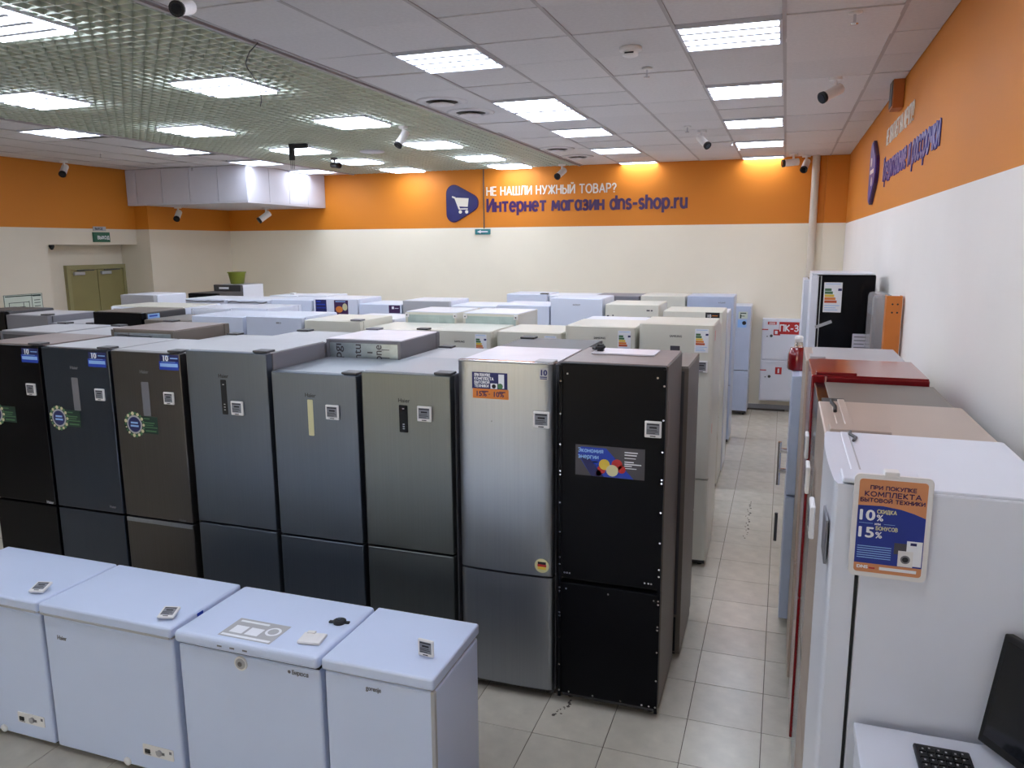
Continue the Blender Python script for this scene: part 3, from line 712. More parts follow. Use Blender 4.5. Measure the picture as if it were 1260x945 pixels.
def sticker10(t, c, x0, x1, z1):
    f = Fr((-c, 0, 0), (1, 0, 0), (0, 0, 1)); w = x1-x0; h = w*.56
    s = rects('sticker', f, [(x0, x1, z1-h, z1)], 0, .0012, M['navyprint'], t)
    rects('lower_band', f, [(x0-.008, x1-.008, z1-h*1.02-.012, z1-h*.52)], .0012, .002, M['blueprint'], s)
    rects('white_bar', f, [(x0, x1-.012, z1-h*.92, z1-h*.66)], .002, .0026, M['skyprint'], s)
    text('lettering', f, x0+.02, z1-h*.47, '10', .05, M['wprint'], s, .002, .002, .0004)
    rects('small_print', f, [(x0+.085, x0+.145, z1-h*.30, z1-h*.22), (x0+.02, x0+.075, z1-h*.12, z1-h*.07), (x0+.01, x1-.03, z1-h*.56, z1-h*.53)], .002, .0025, M['skyprint'], s)
def stickergreen(t, c, cx, cz, x1=None, clip=None):
    f = Fr((-c, 0, 0), (1, 0, 0), (0, 0, 1))
    s = rects('eco_sticker', f, [(cx+.065, cx+.195, cz-.055, cz+.062)], 0, .0012, M['greenprint'], t)
    poly('round_patch', f, circ(cx, cz, .088, 28), 0, .0014, M['greenprint'], s)
    poly('ring', f, circ(cx, cz, .064, 28), .0014, .002, M['lgrey'], s); poly('disc', f, circ(cx, cz, .052, 28), .002, .0026, M['navyprint'], s)
    bm = bmesh.new(); rr = random.Random(5)
    for k in range(11): apoly(bm, f, circ(cx+.076*math.cos(k*.571), cz+.076*math.sin(k*.571), rr.uniform(.006, .013), 9), .0014, .0022)
    finish('flowers', bm, M['creamp'], s)['kind'] = 'stuff'
    bm = bmesh.new()
    for k in range(11): apoly(bm, f, circ(cx+.078*math.cos(k*.571+.28), cz+.078*math.sin(k*.571+.28), rr.uniform(.008, .013), 7), .0014, .002)
    finish('leaves', bm, M['leafgreen'], s)['kind'] = 'stuff'
    rects('lettering', f, [(cx-.03, cx+.03, cz+.006, cz+.018), (cx-.034, cx+.034, cz-.016, cz-.004)], .0026, .0032, M['skyprint'], s)
    rects('small_print', f, [(cx+.08, cx+.13, cz+.042, cz+.05), (cx+.085, cx+.17, cz+.014, cz+.022), (cx+.085, cx+.16, cz+.0, cz+.006), (cx+.085, cx+.19, cz-.016, cz-.009), (cx+.09, cx+.18, cz-.042, cz-.032)], .0012, .0018, M['leafgreen'], s)
def brand(t, c, x, z, word, size, m='ink', y=0.):
    text('brand_lettering', Fr((-c, y, 0), (1, 0, 0), (0, 0, 1)), x, z, word, size, M[m], t, .0006, .0, .0005)
def display(t, c, x0, x1, z0, z1, m='rubber', name='display_strip', dots=True):
    f = Fr((-c, 0, 0), (1, 0, 0), (0, 0, 1))
    s = poly(name, f, rrect(x0, x1, z0, z1, .006), 0, .0015, M[m], t)
    if dots: rects('icons', f, [((x0+x1)/2-.006, (x0+x1)/2+.006, z0+(z1-z0)*q, z0+(z1-z0)*q+.006) for q in (.12, .2, .28, .85)], .0015, .002, M['lgrey'], s)
# --- front row, left to right
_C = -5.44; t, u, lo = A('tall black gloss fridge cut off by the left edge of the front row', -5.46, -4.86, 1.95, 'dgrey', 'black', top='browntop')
c = -5.16; sticker10(t, c, -5.022, -4.868, 1.928); stickergreen(t, c, -5.345, 1.437)
brand(t, c, -4.95, .80, 'Haier', .03, 'lgrey')
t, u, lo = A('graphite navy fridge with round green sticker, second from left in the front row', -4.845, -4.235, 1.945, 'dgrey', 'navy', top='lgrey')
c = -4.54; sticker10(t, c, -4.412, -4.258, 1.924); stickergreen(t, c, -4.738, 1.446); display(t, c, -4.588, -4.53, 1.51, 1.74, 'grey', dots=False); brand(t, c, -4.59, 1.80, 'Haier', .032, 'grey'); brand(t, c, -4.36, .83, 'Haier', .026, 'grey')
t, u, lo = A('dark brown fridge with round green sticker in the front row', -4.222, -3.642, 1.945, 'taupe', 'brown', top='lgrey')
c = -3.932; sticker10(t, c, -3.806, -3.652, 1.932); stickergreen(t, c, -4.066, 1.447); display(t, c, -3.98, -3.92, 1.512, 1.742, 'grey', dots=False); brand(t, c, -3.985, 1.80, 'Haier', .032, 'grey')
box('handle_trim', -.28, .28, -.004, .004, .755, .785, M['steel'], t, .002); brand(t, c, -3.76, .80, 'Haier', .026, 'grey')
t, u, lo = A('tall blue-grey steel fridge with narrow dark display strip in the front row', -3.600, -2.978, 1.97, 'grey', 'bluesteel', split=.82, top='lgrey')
c = -3.289; display(t, c, -3.338, -3.296, 1.566, 1.79, 'rubber'); brand(t, c, -3.352, 1.803, 'Haier', .034)
t, u, lo = A('lower blue-grey steel fridge with pale green display strip in the front row', -2.958, -2.352, 1.865, 'grey', 'bluesteel', split=.81, top='steel')
c = -2.655; display(t, c, -2.702, -2.664, 1.475, 1.70, 'creamp', dots=False); brand(t, c, -2.718, 1.716, 'Haier', .034)
t, u, lo = A('dark steel fridge with short black display left of the tall silver fridge', -2.328, -1.746, 1.892, 'grey', 'darksteel', split=.815, top='steel')
c = -2.037; display(t, c, -2.080, -2.024, 1.543, 1.706, 'black'); brand(t, c, -2.085, 1.722, 'Haier', .034)
t, u, lo = A('tall silver brushed-steel fridge with blue and orange promotion sticker', -1.706, -1.142, 1.985, 'grey', 'steel', split=.765, top='film', bulge=.014, hingem='lgrey')
c = -1.424; f = Fr((-c, -.0135, 0), (1, 0, 0), (0, 0, 1))
box('top_rail', -.278, .278, -.002, .05, 1.983, 1.990, M['chrome'], t, .002)
s = rects('promo_sticker', f, [(-1.612, -1.403, 1.832, 1.926)], 0, .0015, M['navyprint'], t)
rects('orange_band', f, [(-1.608, -1.396, 1.779, 1.834)], .0015, .002, M['orangeprint'], s)
for k, (w_, ln_) in enumerate((('ПРИ ПОКУПКЕ', .095), ('КОМПЛЕКТА', .115), ('БЫТОВОЙ', .09), ('ТЕХНИКИ', .085))): text('lettering', f, -1.598, 1.904-.0205*k, w_, .02, M['wprint'], s, .0008, .0015, .0004, width=ln_)
text('lettering', f, -1.592, 1.792, '15%', .04, M['violet'], s, .001, .002, .0004); text('lettering', f, -1.49, 1.792, '10%', .04, M['violet'], s, .001, .002, .0004)
rects('small_print', f, [(-1.555, -1.515, 1.816, 1.822), (-1.452, -1.415, 1.816, 1.822), (-1.515, -1.505, 1.803, 1.806)], .002, .0025, M['violet'], s)
rects('appliance_picture', f, [(-1.455, -1.422, 1.84, 1.918), (-1.502, -1.462, 1.836, 1.866)], .0015, .0022, M['wprint'], s); poly('drum_picture', f, circ(-1.482, 1.85, .012, 14), .0022, .003, M['ink'], s); poly('picture_fruit', f, circ(-1.445, 1.852, .016, 12), .0022, .003, M['leafgreen'], s)
f7 = Fr((-c, -.011, 0), (1, 0, 0), (0, 0, 1))
s = rects('name_plate', f7, [(-1.506, -1.368, 1.642, 1.698)], 0, .0015, M['grey'], t); rects('plate_line', f7, [(-1.50, -1.45, 1.648, 1.655)], .0015, .002, M['ink'], s); rects('plate_line', f7, [(-1.45, -1.372, 1.65, 1.653)], .0015, .002, M['wprint'], s)
f7 = Fr((-c, -.0088, 0), (1, 0, 0), (0, 0, 1))
s = rects('guarantee_sticker', f7, [(-1.222, -1.172, 1.90, 1.965)], 0, .001, M['lgrey'], t); text('lettering', f7, -1.219, 1.925, '10', .042, M['navyprint'], s, .002, .001, .0004); rects('small_print', f7, [(-1.217, -1.178, 1.912, 1.918), (-1.217, -1.178, 1.903, 1.908)], .001, .0015, M['navyprint'], s)
s = poly('round_sticker', f7, circ(-1.206, .834, .042, 28), 0, .001, M['creamp'], t)
rects('flag_band', f7, [(-1.23, -1.182, .842, .857)], .001, .0015, M['ink'], s); rects('flag_band', f7, [(-1.232, -1.18, .828, .842)], .001, .0015, M['redp'], s); rects('flag_band', f7, [(-1.23, -1.182, .812, .828)], .001, .0015, M['yellowp'], s)
t, u, lo = A('black panelled built-in fridge with rows of screws at the aisle end', -1.112, -.540, 2.0, 'taupe', 'matt', split=.765, top='browntop', hinge=None, gap=.03)
c = -.826; f = Fr((-c, 0, 0), (1, 0, 0), (0, 0, 1))
box('frame_strip', -.285, -.268, -.008, .0, .05, 1.985, M['matt'], t); box('frame_strip', .268, .285, -.008, .0, .05, 1.985, M['matt'], t)
bm = bmesh.new()
for x in (-.276, .276):
    for z in (.09, .25, .42, .55, .57, .70, .72, .86, .90, 1.05, 1.22, 1.38, 1.40, 1.55, 1.72, 1.90): acyl(bm, (x, -.008, z), (x, -.010, z), .0055, n=7)
for z, xs in ((.81, (-.25, -.235, -.22, .2, .22, .235)), (.715, (-.24, 0, .25)), (.085, (-.22, -.08, .08, .2, .24)), (1.94, (-.24, .24))):
    for x in xs: acyl(bm, (x, .001, z), (x, -.002, z), .0055, n=7)
finish('screws', bm, M['chrome'], t)['kind'] = 'stuff'
s = rects('fruit_sticker', f, [(-1.018, -.642, 1.386, 1.555)], 0, .0015, M['greyp'], t)
poly('blue_shape', f, [(-1.005, 1.50), (-.93, 1.387), (-.70, 1.387), (-.85, 1.545), (-.99, 1.545)], .0015, .002, M['blueprint'], s)
poly('navy_shape', f, [(-1.0, 1.50), (-.93, 1.387), (-.86, 1.387), (-.955, 1.50)], .002, .0024, M['navyprint'], s)
text('lettering', f, -1.005, 1.517, 'Экономия', .03, M['skyprint'], s, .001, .0024, .0004, width=.14); text('lettering', f, -1.005, 1.483, 'энергии', .03, M['skyprint'], s, .001, .0024, .0004, width=.115)
rects('small_print', f, [(-.975, -.895, 1.462, 1.468), (-.965, -.90, 1.448, 1.454), (-.75, -.68, 1.528, 1.534), (-.75, -.685, 1.514, 1.520), (-.75, -.69, 1.498, 1.502), (-.75, -.70, 1.476, 1.482), (-.75, -.66, 1.464, 1.470), (-.75, -.71, 1.454, 1.459), (-.75, -.685, 1.442, 1.446)], .0015, .002, M['wprint'], s)
poly('apple', f, circ(-.815, 1.425, .033, 16, .032), .0024, .003, M['creamp'], s); poly('peach', f, circ(-.858, 1.455, .03, 14), .002, .0026, M['yellowp'], s)
bm = bmesh.new()
for x, z, r in ((-.79, 1.46, .03), (-.765, 1.435, .022), (-.875, 1.425, .024), (-.89, 1.405, .016)): apoly(bm, f, circ(x, z, r, 12), .0018, .0024)
finish('pomegranate', bm, M['redp'], s)['kind'] = 'stuff'
rects('side_label', Fr((.286-.003, .1, 0), (0, 1, 0), (0, 0, 1)), [(.0, .07, 1.55, 1.80)], 0, .002, M['browntop'], t)
# things on the front row tops
t = tag(box('paper_pad', -1.02, -.66, 4.30, 4.52, 2.0015, 2.010, M['film'], None, .002), 'white cardboard sheet lying on the black panelled fridge', 'sheet')
bm = bmesh.new(); pts = [(-.99, 4.4, 2.03), (-.96, 4.37, 2.035), (-1.0, 4.35, 2.03), (-1.02, 4.42, 2.018), (-1.05, 4.48, 2.012)]
for a, b in zip(pts, pts[1:]): acyl(bm, a, b, .009, n=8)
abox(bm, -1.0, -.965, 4.36, 4.40, 2.0, 2.05, .006); tag(finish('power_plug', bm, M['rubber']), 'black power plug and cord on the black panelled fridge', 'plug')

# --- second row, backs towards the camera
YBk = 4.66
def B(label, x0, x1, H, body, **k): return fridge(label, x0, x1, YBk, H, body, k.pop('door', body), 'away', .64, group='fridges standing back to back with the front row', **k)
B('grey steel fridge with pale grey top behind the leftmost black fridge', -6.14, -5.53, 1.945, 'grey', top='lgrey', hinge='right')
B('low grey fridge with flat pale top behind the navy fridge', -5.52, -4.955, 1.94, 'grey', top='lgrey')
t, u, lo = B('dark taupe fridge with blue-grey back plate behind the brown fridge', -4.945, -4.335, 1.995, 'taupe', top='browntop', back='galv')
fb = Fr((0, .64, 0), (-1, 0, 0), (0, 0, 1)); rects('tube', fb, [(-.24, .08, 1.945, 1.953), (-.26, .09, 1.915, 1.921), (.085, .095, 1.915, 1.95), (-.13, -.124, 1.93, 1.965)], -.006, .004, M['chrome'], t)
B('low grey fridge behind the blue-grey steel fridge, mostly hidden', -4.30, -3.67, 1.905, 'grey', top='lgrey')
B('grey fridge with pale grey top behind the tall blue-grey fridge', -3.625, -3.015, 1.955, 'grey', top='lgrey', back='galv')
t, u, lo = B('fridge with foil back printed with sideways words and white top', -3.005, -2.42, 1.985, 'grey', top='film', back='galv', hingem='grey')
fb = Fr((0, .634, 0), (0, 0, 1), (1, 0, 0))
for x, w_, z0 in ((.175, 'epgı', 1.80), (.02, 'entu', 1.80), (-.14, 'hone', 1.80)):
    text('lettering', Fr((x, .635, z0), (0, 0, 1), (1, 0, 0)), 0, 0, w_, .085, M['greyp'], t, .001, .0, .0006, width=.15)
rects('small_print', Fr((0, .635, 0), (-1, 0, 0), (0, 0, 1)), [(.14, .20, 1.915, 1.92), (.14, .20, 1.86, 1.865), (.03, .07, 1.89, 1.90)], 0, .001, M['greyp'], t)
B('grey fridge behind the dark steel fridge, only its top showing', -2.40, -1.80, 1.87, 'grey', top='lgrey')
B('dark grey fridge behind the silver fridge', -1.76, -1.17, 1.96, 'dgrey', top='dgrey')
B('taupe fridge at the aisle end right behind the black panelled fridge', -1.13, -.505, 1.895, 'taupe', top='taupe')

# --- third row facing the camera
YCr = 6.15
def energy(t, f, x0, z1, w=.10, h=.18):
    s = rects('energy_label', f, [(x0, x0+w, z1-h, z1)], 0, .0012, M['wprint'], t)
    for k, (m_, q) in enumerate((('leafgreen', .42), ('leafgreen', .5), ('yellowp', .58), ('orangeprint', .66), ('redor', .74))):
        z = z1-h*(.2+.1*k); rects('class_bar', f, [(x0+.008, x0+w*q, z-h*.085, z)], .0012, .0018, M[m_], s)
    rects('class_mark', f, [(x0+w*.78, x0+w*.98, z1-h*.28, z1-h*.2)], .0012, .0018, M['navyprint'], s)
    rects('small_print', f, [(x0+.01, x0+w*.9, z1-h*.06, z1-h*.04), (x0+.01, x0+w*.9, z1-h*.78, z1-h*.76), (x0+.01, x0+w*.7, z1-h*.86, z1-h*.84), (x0+.01, x0+w*.8, z1-h*.93, z1-h*.91)], .0012, .0016, M['skyprint'], s)
    return s
def Crow(label, x0, x1, H, body, door=None, **k): return fridge(label, x0, x1, YCr, H, body, door or body, 'front', .63, group='fridges of the third row', **k)
def FF(c): return Fr((-c, 0, 0), (1, 0, 0), (0, 0, 1))
Crow('black fridge at the far left behind the grey one, barely in view', -8.62, -8.0, 1.93, 'dgrey', 'black')
Crow('grey fridge with pale top at the left end of the third row', -7.985, -7.375, 1.905, 'grey', top='lgrey')
Crow('low grey fridge between the grey and black ones of the third row', -7.365, -6.755, 1.83, 'grey', top='lgrey')
t, u, lo = Crow('black-doored fridge with small blue label on its dark side', -6.745, -6.10, 1.965, 'dgrey', 'black', top='taupe', hinge=None)
f_ = Fr((.3225-.0032, 0, 0), (0, 1, 0), (0, 0, 1)); s = rects('side_label', f_, [(.08, .24, 1.87, 1.945)], 0, .0015, M['skyprint'], t); rects('lettering', f_, [(.10, .21, 1.915, 1.93)], .0015, .002, M['blueprint'], s)
Crow('low taupe fridge between the black-doored fridge and the white pair', -6.08, -5.50, 1.90, 'taupe', top='taupe', hinge=None)
t, u, lo = Crow('cool white fridge, left one of the white pair in the third row', -5.485, -4.875, 1.955, 'coolwhite', hinge=None)
t, u, lo = Crow('cool white fridge, right one of the white pair in the third row', -4.845, -4.215, 1.965, 'coolwhite', hinge=None); brand(t, -4.53, -4.50, 1.90, 'BEKO', .022, 'grey')
Crow('cream-yellow topped fridge with grey hinge left of the lettered foil back', -4.195, -3.595, 1.945, 'beige', top='beige', hingem='grey')
Crow('cream fridge hidden behind the lettered foil back', -3.57, -2.93, 1.885, 'beige')
for lab, x0, x1, H, dm in (('beige fridge with dark display and energy label left of the lowest beige one', -2.915, -2.335, 1.89, True),
                          ('lowest beige fridge behind the tall silver fridge', -2.285, -1.715, 1.897, False),
                          ('beige fridge with dark display behind the white cardboard sheet', -1.685, -1.095, 1.962, True),
                          ('tall beige fridge at the aisle end of the third row', -1.072, -.488, 1.997, True)):
    t, u, lo = Crow(lab, x0, x1, H, 'beige', hinge=None, bulge=.006, split=.755)
    c = (x0+x1)/2; f = Fr((-c, -.004, 0), (1, 0, 0), (0, 0, 1)); q = H-1.997
    text('brand_lettering', Fr((-c, -.0065, 0), (1, 0, 0), (0, 0, 1)), c-.048, 1.897+q, 'SAMSUNG', .022, M['ink'], t, .0006, 0, .0005, width=.095)
    energy(t, f, x1-.145, 1.967+q*.95, .105, .185)
    if dm:
        fd = Fr((-c, -.006, 0), (1, 0, 0), (0, 0, 1)); display(t, 0, 0, .01, 1.70, 1.71, 'beige', dots=False)
        poly('display_strip', fd, rrect(c-.04, c+.035, 1.745+q, 1.828+q, .004), 0, .002, M['greyp' if x1 > -.6 else 'ink'], t)
    if x1 > -.6:
        rects('tape_mark', Fr(((x1-x0)/2-.0035, .1, 0), (0, 1, 0), (0, 0, 1)), [(.02, .09, 1.86, 1.94), (.05, .10, 1.10, 1.18)], 0, .001, M['pinkp'], t)
# --- fourth row, backs to the camera
YDr = 6.82
def D(label, x0, x1, H, body, **k): return fridge(label, x0, x1, YDr, H, body, k.pop('door', body), 'away', .62, group='fridges standing back to back with the third row', **k)
for lab, x0, x1 in (('white fridge showing its mint-grey back plate, left one of two', -3.485, -2.935), ('white fridge showing its mint-grey back plate, right one of two', -2.875, -2.315)):
    t, u, lo = D(lab, x0, x1, 1.985, 'beige', top='white', back='mint', hinge=None)
    fb = Fr((0, .614, 0), (-1, 0, 0), (0, 0, 1)); rects('embossed_plate', fb, [(-.26, .08, 1.86, 1.93)], 0, .004, M['mint'], t)
    for sx in (-1, 1):
        box('corner_clip', sx*.255-.02, sx*.255+.02, .614, .626, 1.93, 1.97, M['cap'], t, .003); cyl('screw', (sx*.255, .626, 1.95), (sx*.255, .629, 1.95), .007, M['dgrey'], t, n=8)
    bm = bmesh.new(); abox(bm, -.29, -.25, .62, .65, 1.84, 1.87, .006); acyl(bm, (-.27, .63, 1.86), (-.22, .64, 1.80), .008, n=8); finish('power_plug', bm, M['rubber'], t)
D('white fridge back, left one of two behind the white pair', -6.08, -5.59, 1.965, 'white', top='white', back='white', hinge=None)
D('white fridge back, right one of two behind the white pair', -5.575, -5.085, 1.975, 'white', top='white', back='white', hinge=None)
D('off-white fridge with bright right side behind the black-doored fridge', -7.20, -6.19, 1.965, 'white', top='beige', back='lgrey', hinge=None)
D('white fridge back behind the cream-yellow topped fridge', -4.20, -3.60, 1.90, 'white', back='mint', hinge=None)
D('dark cable-topped fridge back behind the beige aisle fridge', -1.75, -1.16, 1.93, 'white', hinge=None)
D('low white fridge back at the aisle end of the fourth row', -1.14, -.52, 1.90, 'beige', top='beige', hinge=None)
# --- fifth row facing the camera
YEr = 8.30
def E_(label, x0, x1, H, body, door=None, **k): return fridge(label, x0, x1, YEr, H, body, door or body, 'front', .62, group='fridges of the fifth row', **k)
t, u, lo = E_('white fridge with lit side and painted-in front shade, far left of the fifth row', -8.58, -8.0, 1.98, 'white', 'lgrey', hinge=None)  # shaded front against lit side put into colour: grey door, white body
for k, (x0, x1) in enumerate(((-7.48, -6.83), (-6.815, -6.16))):
    t, u, lo = E_('white fridge with loose dark cable along its front edge, %s of two' % ('left' if k == 0 else 'right'), x0, x1, 1.945, 'white', hinge=None)
    bm = bmesh.new(); rr = random.Random(k); pts = [(-.3+.06*q, -.006, 1.915+rr.uniform(-.008, .008)) for q in range(11)]
    for a, b in zip(pts, pts[1:]): acyl(bm, a, b, .009, n=6)
    finish('cable', bm, M['grey'], t)
E_('white fridge with plain front left of the one with blue sticker', -6.135, -5.52, 1.955, 'coolwhite', hinge=None)
t, u, lo = E_('white fridge with blue sticker and brown food picture', -5.51, -4.88, 1.98, 'white', hinge=None); c = -5.195; f = FF(c)
s = rects('sticker', f, [(-5.475, -5.32, 1.77, 1.965)], 0, .0015, M['navyprint'], t); rects('lettering', f, [(-5.46, -5.40, 1.935, 1.95), (-5.46, -5.34, 1.90, 1.912), (-5.46, -5.335, 1.86, 1.868)], .0015, .002, M['blueprint'], s)
s = rects('sticker', f, [(-5.21, -5.015, 1.77, 1.962)], 0, .0015, M['violet'], t); poly('food_picture', f, circ(-5.14, 1.85, .05, 12, .04), .0015, .002, M['orangeprint'], s); poly('food_picture', f, circ(-5.06, 1.88, .035, 12, .045), .0015, .002, M['creamp'], s); rects('lettering', f, [(-5.19, -5.05, 1.94, 1.95)], .0015, .002, M['skyprint'], s)
t, u, lo = E_('white fridge with black and pink sticker in the fifth row', -4.87, -4.285, 1.925, 'coolwhite', hinge=None); c = -4.58; f = FF(c)
s = rects('sticker', f, [(-4.46, -4.31, 1.82, 1.915)], 0, .0015, M['violet'], t); rects('pink_band', f, [(-4.46, -4.31, 1.70, 1.80)], 0, .0015, M['pinkp'], t); rects('lettering', f, [(-4.42, -4.39, 1.87, 1.90), (-4.38, -4.33, 1.875, 1.882)], .0015, .002, M['wprint'], s)
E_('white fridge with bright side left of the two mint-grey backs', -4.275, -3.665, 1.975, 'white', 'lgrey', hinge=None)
E_('low white fridge with rounded top behind the mint-grey backs', -3.65, -3.09, 1.93, 'white', hinge=None)
E_('cool white fridge with dark right gap behind the right mint-grey back', -3.075, -2.45, 1.948, 'coolwhite', hinge=None)
t, u, lo = E_('tallest cool white fridge with small brand mark in the fifth row', -2.442, -1.845, 2.035, 'coolwhite', hinge=None); brand(t, -2.14, -2.18, 1.955, 'INDESIT', .024, 'grey')
t, u, lo = E_('ivory fridge with small pictograms in its top corners', -1.825, -1.235, 1.98, 'beige', hinge=None); c = -1.53; f = FF(c)
rects('pictograms', f, [(-1.80, -1.775, 1.84, 1.86), (-1.74, -1.725, 1.85, 1.865), (-1.80, -1.765, 1.815, 1.825), (-1.37, -1.335, 1.91, 1.925), (-1.325, -1.305, 1.91, 1.925), (-1.36, -1.32, 1.82, 1.85)], 0, .0015, M['greyp'], t)
t, u, lo = E_('ivory fridge with black and orange sticker near the aisle', -1.195, -.575, 1.92, 'beige', hinge=None); c = -.885; f = FF(c)
s = rects('sticker', f, [(-.755, -.61, 1.845, 1.912)], 0, .0015, M['ink'], t); text('lettering', f, -.74, 1.86, '10', .045, M['wprint'], s, .001, .0015, .0004); rects('orange_band', f, [(-.755, -.61, 1.79, 1.845)], 0, .0015, M['pinkp'], t); rects('small_print', f, [(-.685, -.63, 1.875, 1.882)], .0015, .002, M['orangeprint'], s)
# --- sixth row, backs to the camera (only the end shows)
fridge('white fridge with dark grey door facing away at the aisle end of the sixth row', -1.18, -.565, 8.94, 1.86, 'white', 'dgrey', 'away', .62, hinge=None)
# --- seventh row facing the camera
YGr = 10.32
def G_(label, x0, x1, H, body, door=None, **k): return fridge(label, x0, x1, YGr, H, body, door or body, 'front', .62, group='fridges of the seventh row', **k)
G_('black-fronted low fridge in front of the grey cooler at the back left', -9.235, -8.645, 1.87, 'dgrey', 'black', hinge=None)
G_('white fridge with a small clip on top at the back left, left of two', -7.65, -7.13, 1.855, 'white', hinge=None)
G_('white fridge at the back left, right of two', -7.12, -6.60, 1.865, 'white', hinge=None)
G_('white fridge against the back, left of the wall light patch', -3.68, -3.075, 1.94, 'coolwhite', hinge='right')
G_('white fridge behind the tallest cool white one', -3.06, -2.43, 1.93, 'white', hinge=None)
G_('dark grey fridge with sloping top at the back', -2.42, -1.80, 1.935, 'dgrey', 'grey', top='grey', hinge=None)
G_('ivory fridge left of the tall white aisle fridge at the back', -1.79, -1.198, 1.945, 'beige', hinge=None)
t, u, lo = G_('tall white fridge with brand mark at the aisle end of the seventh row', -1.182, -.585, 1.948, 'fridgeblue', hinge=None); brand(t, -.88, -.78, 1.86, 'ATLANT', .024, 'grey')
t, u, lo = fridge('slim white fridge with stickers standing against the back wall', -1.02, -.44, 12.22, 1.685, 'coolwhite', 'fridgeblue', 'front', .60, split=.70, hinge=None); c = -.73; f = FF(c)
s = rects('sticker', f, [(-.62, -.49, 1.50, 1.60)], 0, .0015, M['pale'], t); rects('lettering', f, [(-.60, -.51, 1.57, 1.585), (-.60, -.53, 1.53, 1.54), (-.6, -.58, 1.50, 1.56)], .0015, .002, M['greenprint'], s)
s = rects('sticker', f, [(-.63, -.5, 1.36, 1.48)], 0, .0015, M['skyprint'], t); poly('round_mark', f, circ(-.535, 1.43, .03, 14), .0015, .002, M['ink'], s)
# grey cooler with a bucket on top
t, u, lo = fridge('grey compact cooler with white side at the back left corner', -9.27, -8.70, 10.98, 1.975, 'white', 'dgrey', 'front', .62, top='lgrey', hinge=None, split=1.5, name='wine_cooler'); c = -8.985
rects('display_strip', FF(c), [(-9.15, -8.95, 1.90, 1.935)], 0, .002, M['wprint'], t); rects('glass_front', FF(c), [(-9.22, -8.78, 1.55, 1.87)], 0, .002, M['black'], t)
t = thing('bucket', 'olive green plastic bucket on the grey cooler', 'bucket', (-9.02, 11.3, 1.976))
lathe('body', [(.11, 0), (.145, .19), (.15, .20), (.14, .20), (.105, .01)], M['greenbucket'], t); lathe('rim', [(.15, .185), (.158, .187), (.158, .205), (.15, .205)], M['greenbucket'], t)
t = tag(box('plastic_clip', -7.42, -7.34, 10.55, 10.62, 1.856, 1.885, M['cap'], None, .006), 'small white plastic clip lying on a white fridge at the back', 'clip')

# --- right row: doors face the aisle
XF = .150
def Rr(label, y0, y1, H, body, door, x=XF, **k): return fridge(label, y0, y1, x, H, body, door, 'left', k.pop('depth', .52), group='fridges along the right wall', **k)
t, u, lo = Rr('white fridge with the promotion poster on its side, beside the desk', 2.055, 2.655, 2.02, 'white', 'white', x=.152, hinge=None, bulge=.010, split=.80)
box('hinge_cover', .20, .297, .015, .20, 2.0205, 2.034, M['white'], t, .004); box('name_plate', .12, .25, -.014, -.008, 1.78, 1.90, M['grey'], t)
box('seam_strip', -.29, .27, .066, .070, 2.0195, 2.0215, M['lgrey'], t)
bm = bmesh.new(); pts = [(-.285, .075, 2.024), (-.24, .07, 2.026), (-.20, .085, 2.025), (-.16, .075, 2.024)]
for a, b in zip(pts, pts[1:]): acyl(bm, a, b, .005, n=6)
finish('hinge_cable', bm, M['dgrey'], t)
box('door_gasket_edge', .2885, .2975, .0602, .0675, .07, 2.0, M['rubber'], t)
t, u, lo = Rr('champagne beige fridge second from the desk along the right wall', 2.67, 3.255, 2.005, 'taupe', 'champ', x=.153, top='champ', hinge=None, bulge=0., split=.80)
box('hinge_cover', .20, .29, .015, .20, 2.0055, 2.022, M['champ'], t, .004); box('top_strip', -.285, .28, .07, .095, 2.0055, 2.014, M['champ'], t, .002)
bm = bmesh.new(); pts = [(-.283, .05, 2.01), (-.22, .046, 2.012), (-.14, .055, 2.012), (-.06, .05, 2.01)]
for a, b in zip(pts, pts[1:]): acyl(bm, a, b, .007, n=6)
finish('hinge_cable', bm, M['rubber'], t)
t, u, lo = Rr('black-doored fridge with dull grey top along the right wall', 3.285, 3.885, 1.975, 'dgrey', 'black', x=.1605, top='taupe', hinge='right', split=.80, hingem='rubber')
t, u, lo = Rr('glossy red fridge along the right wall', 3.93, 4.50, 2.0, 'red', 'red', x=.150, top='red', hinge=None, split=.85)
box('hinge_cover', .16, .275, .02, .20, 2.0005, 2.012, M['red'], t, .003); box('side_trim', -.29, .285, .0605, .0665, .08, 1.99, M['pinkp'], t)
t, u, lo = Rr('grey-topped beige fridge just behind the red one', 4.53, 5.13, 1.985, 'beige', 'champ', x=.139, top='lgrey', hinge=None, split=.80)
box('hinge_cover', .17, .29, .02, .10, 1.9855, 2.005, M['lgrey'], t, .004)
t, u, lo = Rr('lower white fridge carrying a red jug beyond the beige one', 5.30, 5.86, 1.77, 'coolwhite', 'fridgeblue', x=.085, depth=.58, hinge=None, split=.95)
for z in (1.24, 1.10): cyl('handle_mount', (.2, -.004, z), (.2, -.05, z), .018, M['chrome'], t); 
cyl('handle', (.2, -.05, .60), (.2, -.05, .80), .011, M['dgrey'], t); cyl('handle', (.2, -.052, 1.0), (.2, -.052, 1.30), .011, M['chrome'], t)
t = thing('juice_jug', 'red filled jug with white cap on the lower white fridge', 'jug', (.118, 5.56, 1.771))
lathe('liquid', [(.06, .0), (.066, .01), (.066, .10), (.05, .15), (.03, .155)], M['red'], t, 20); lathe('neck', [(.03, .154), (.026, .185), (.02, .19)], M['clear'], t, 16); lathe('lid', [(.026, .19), (.027, .225), (.02, .23)], M['cap'], t, 16)
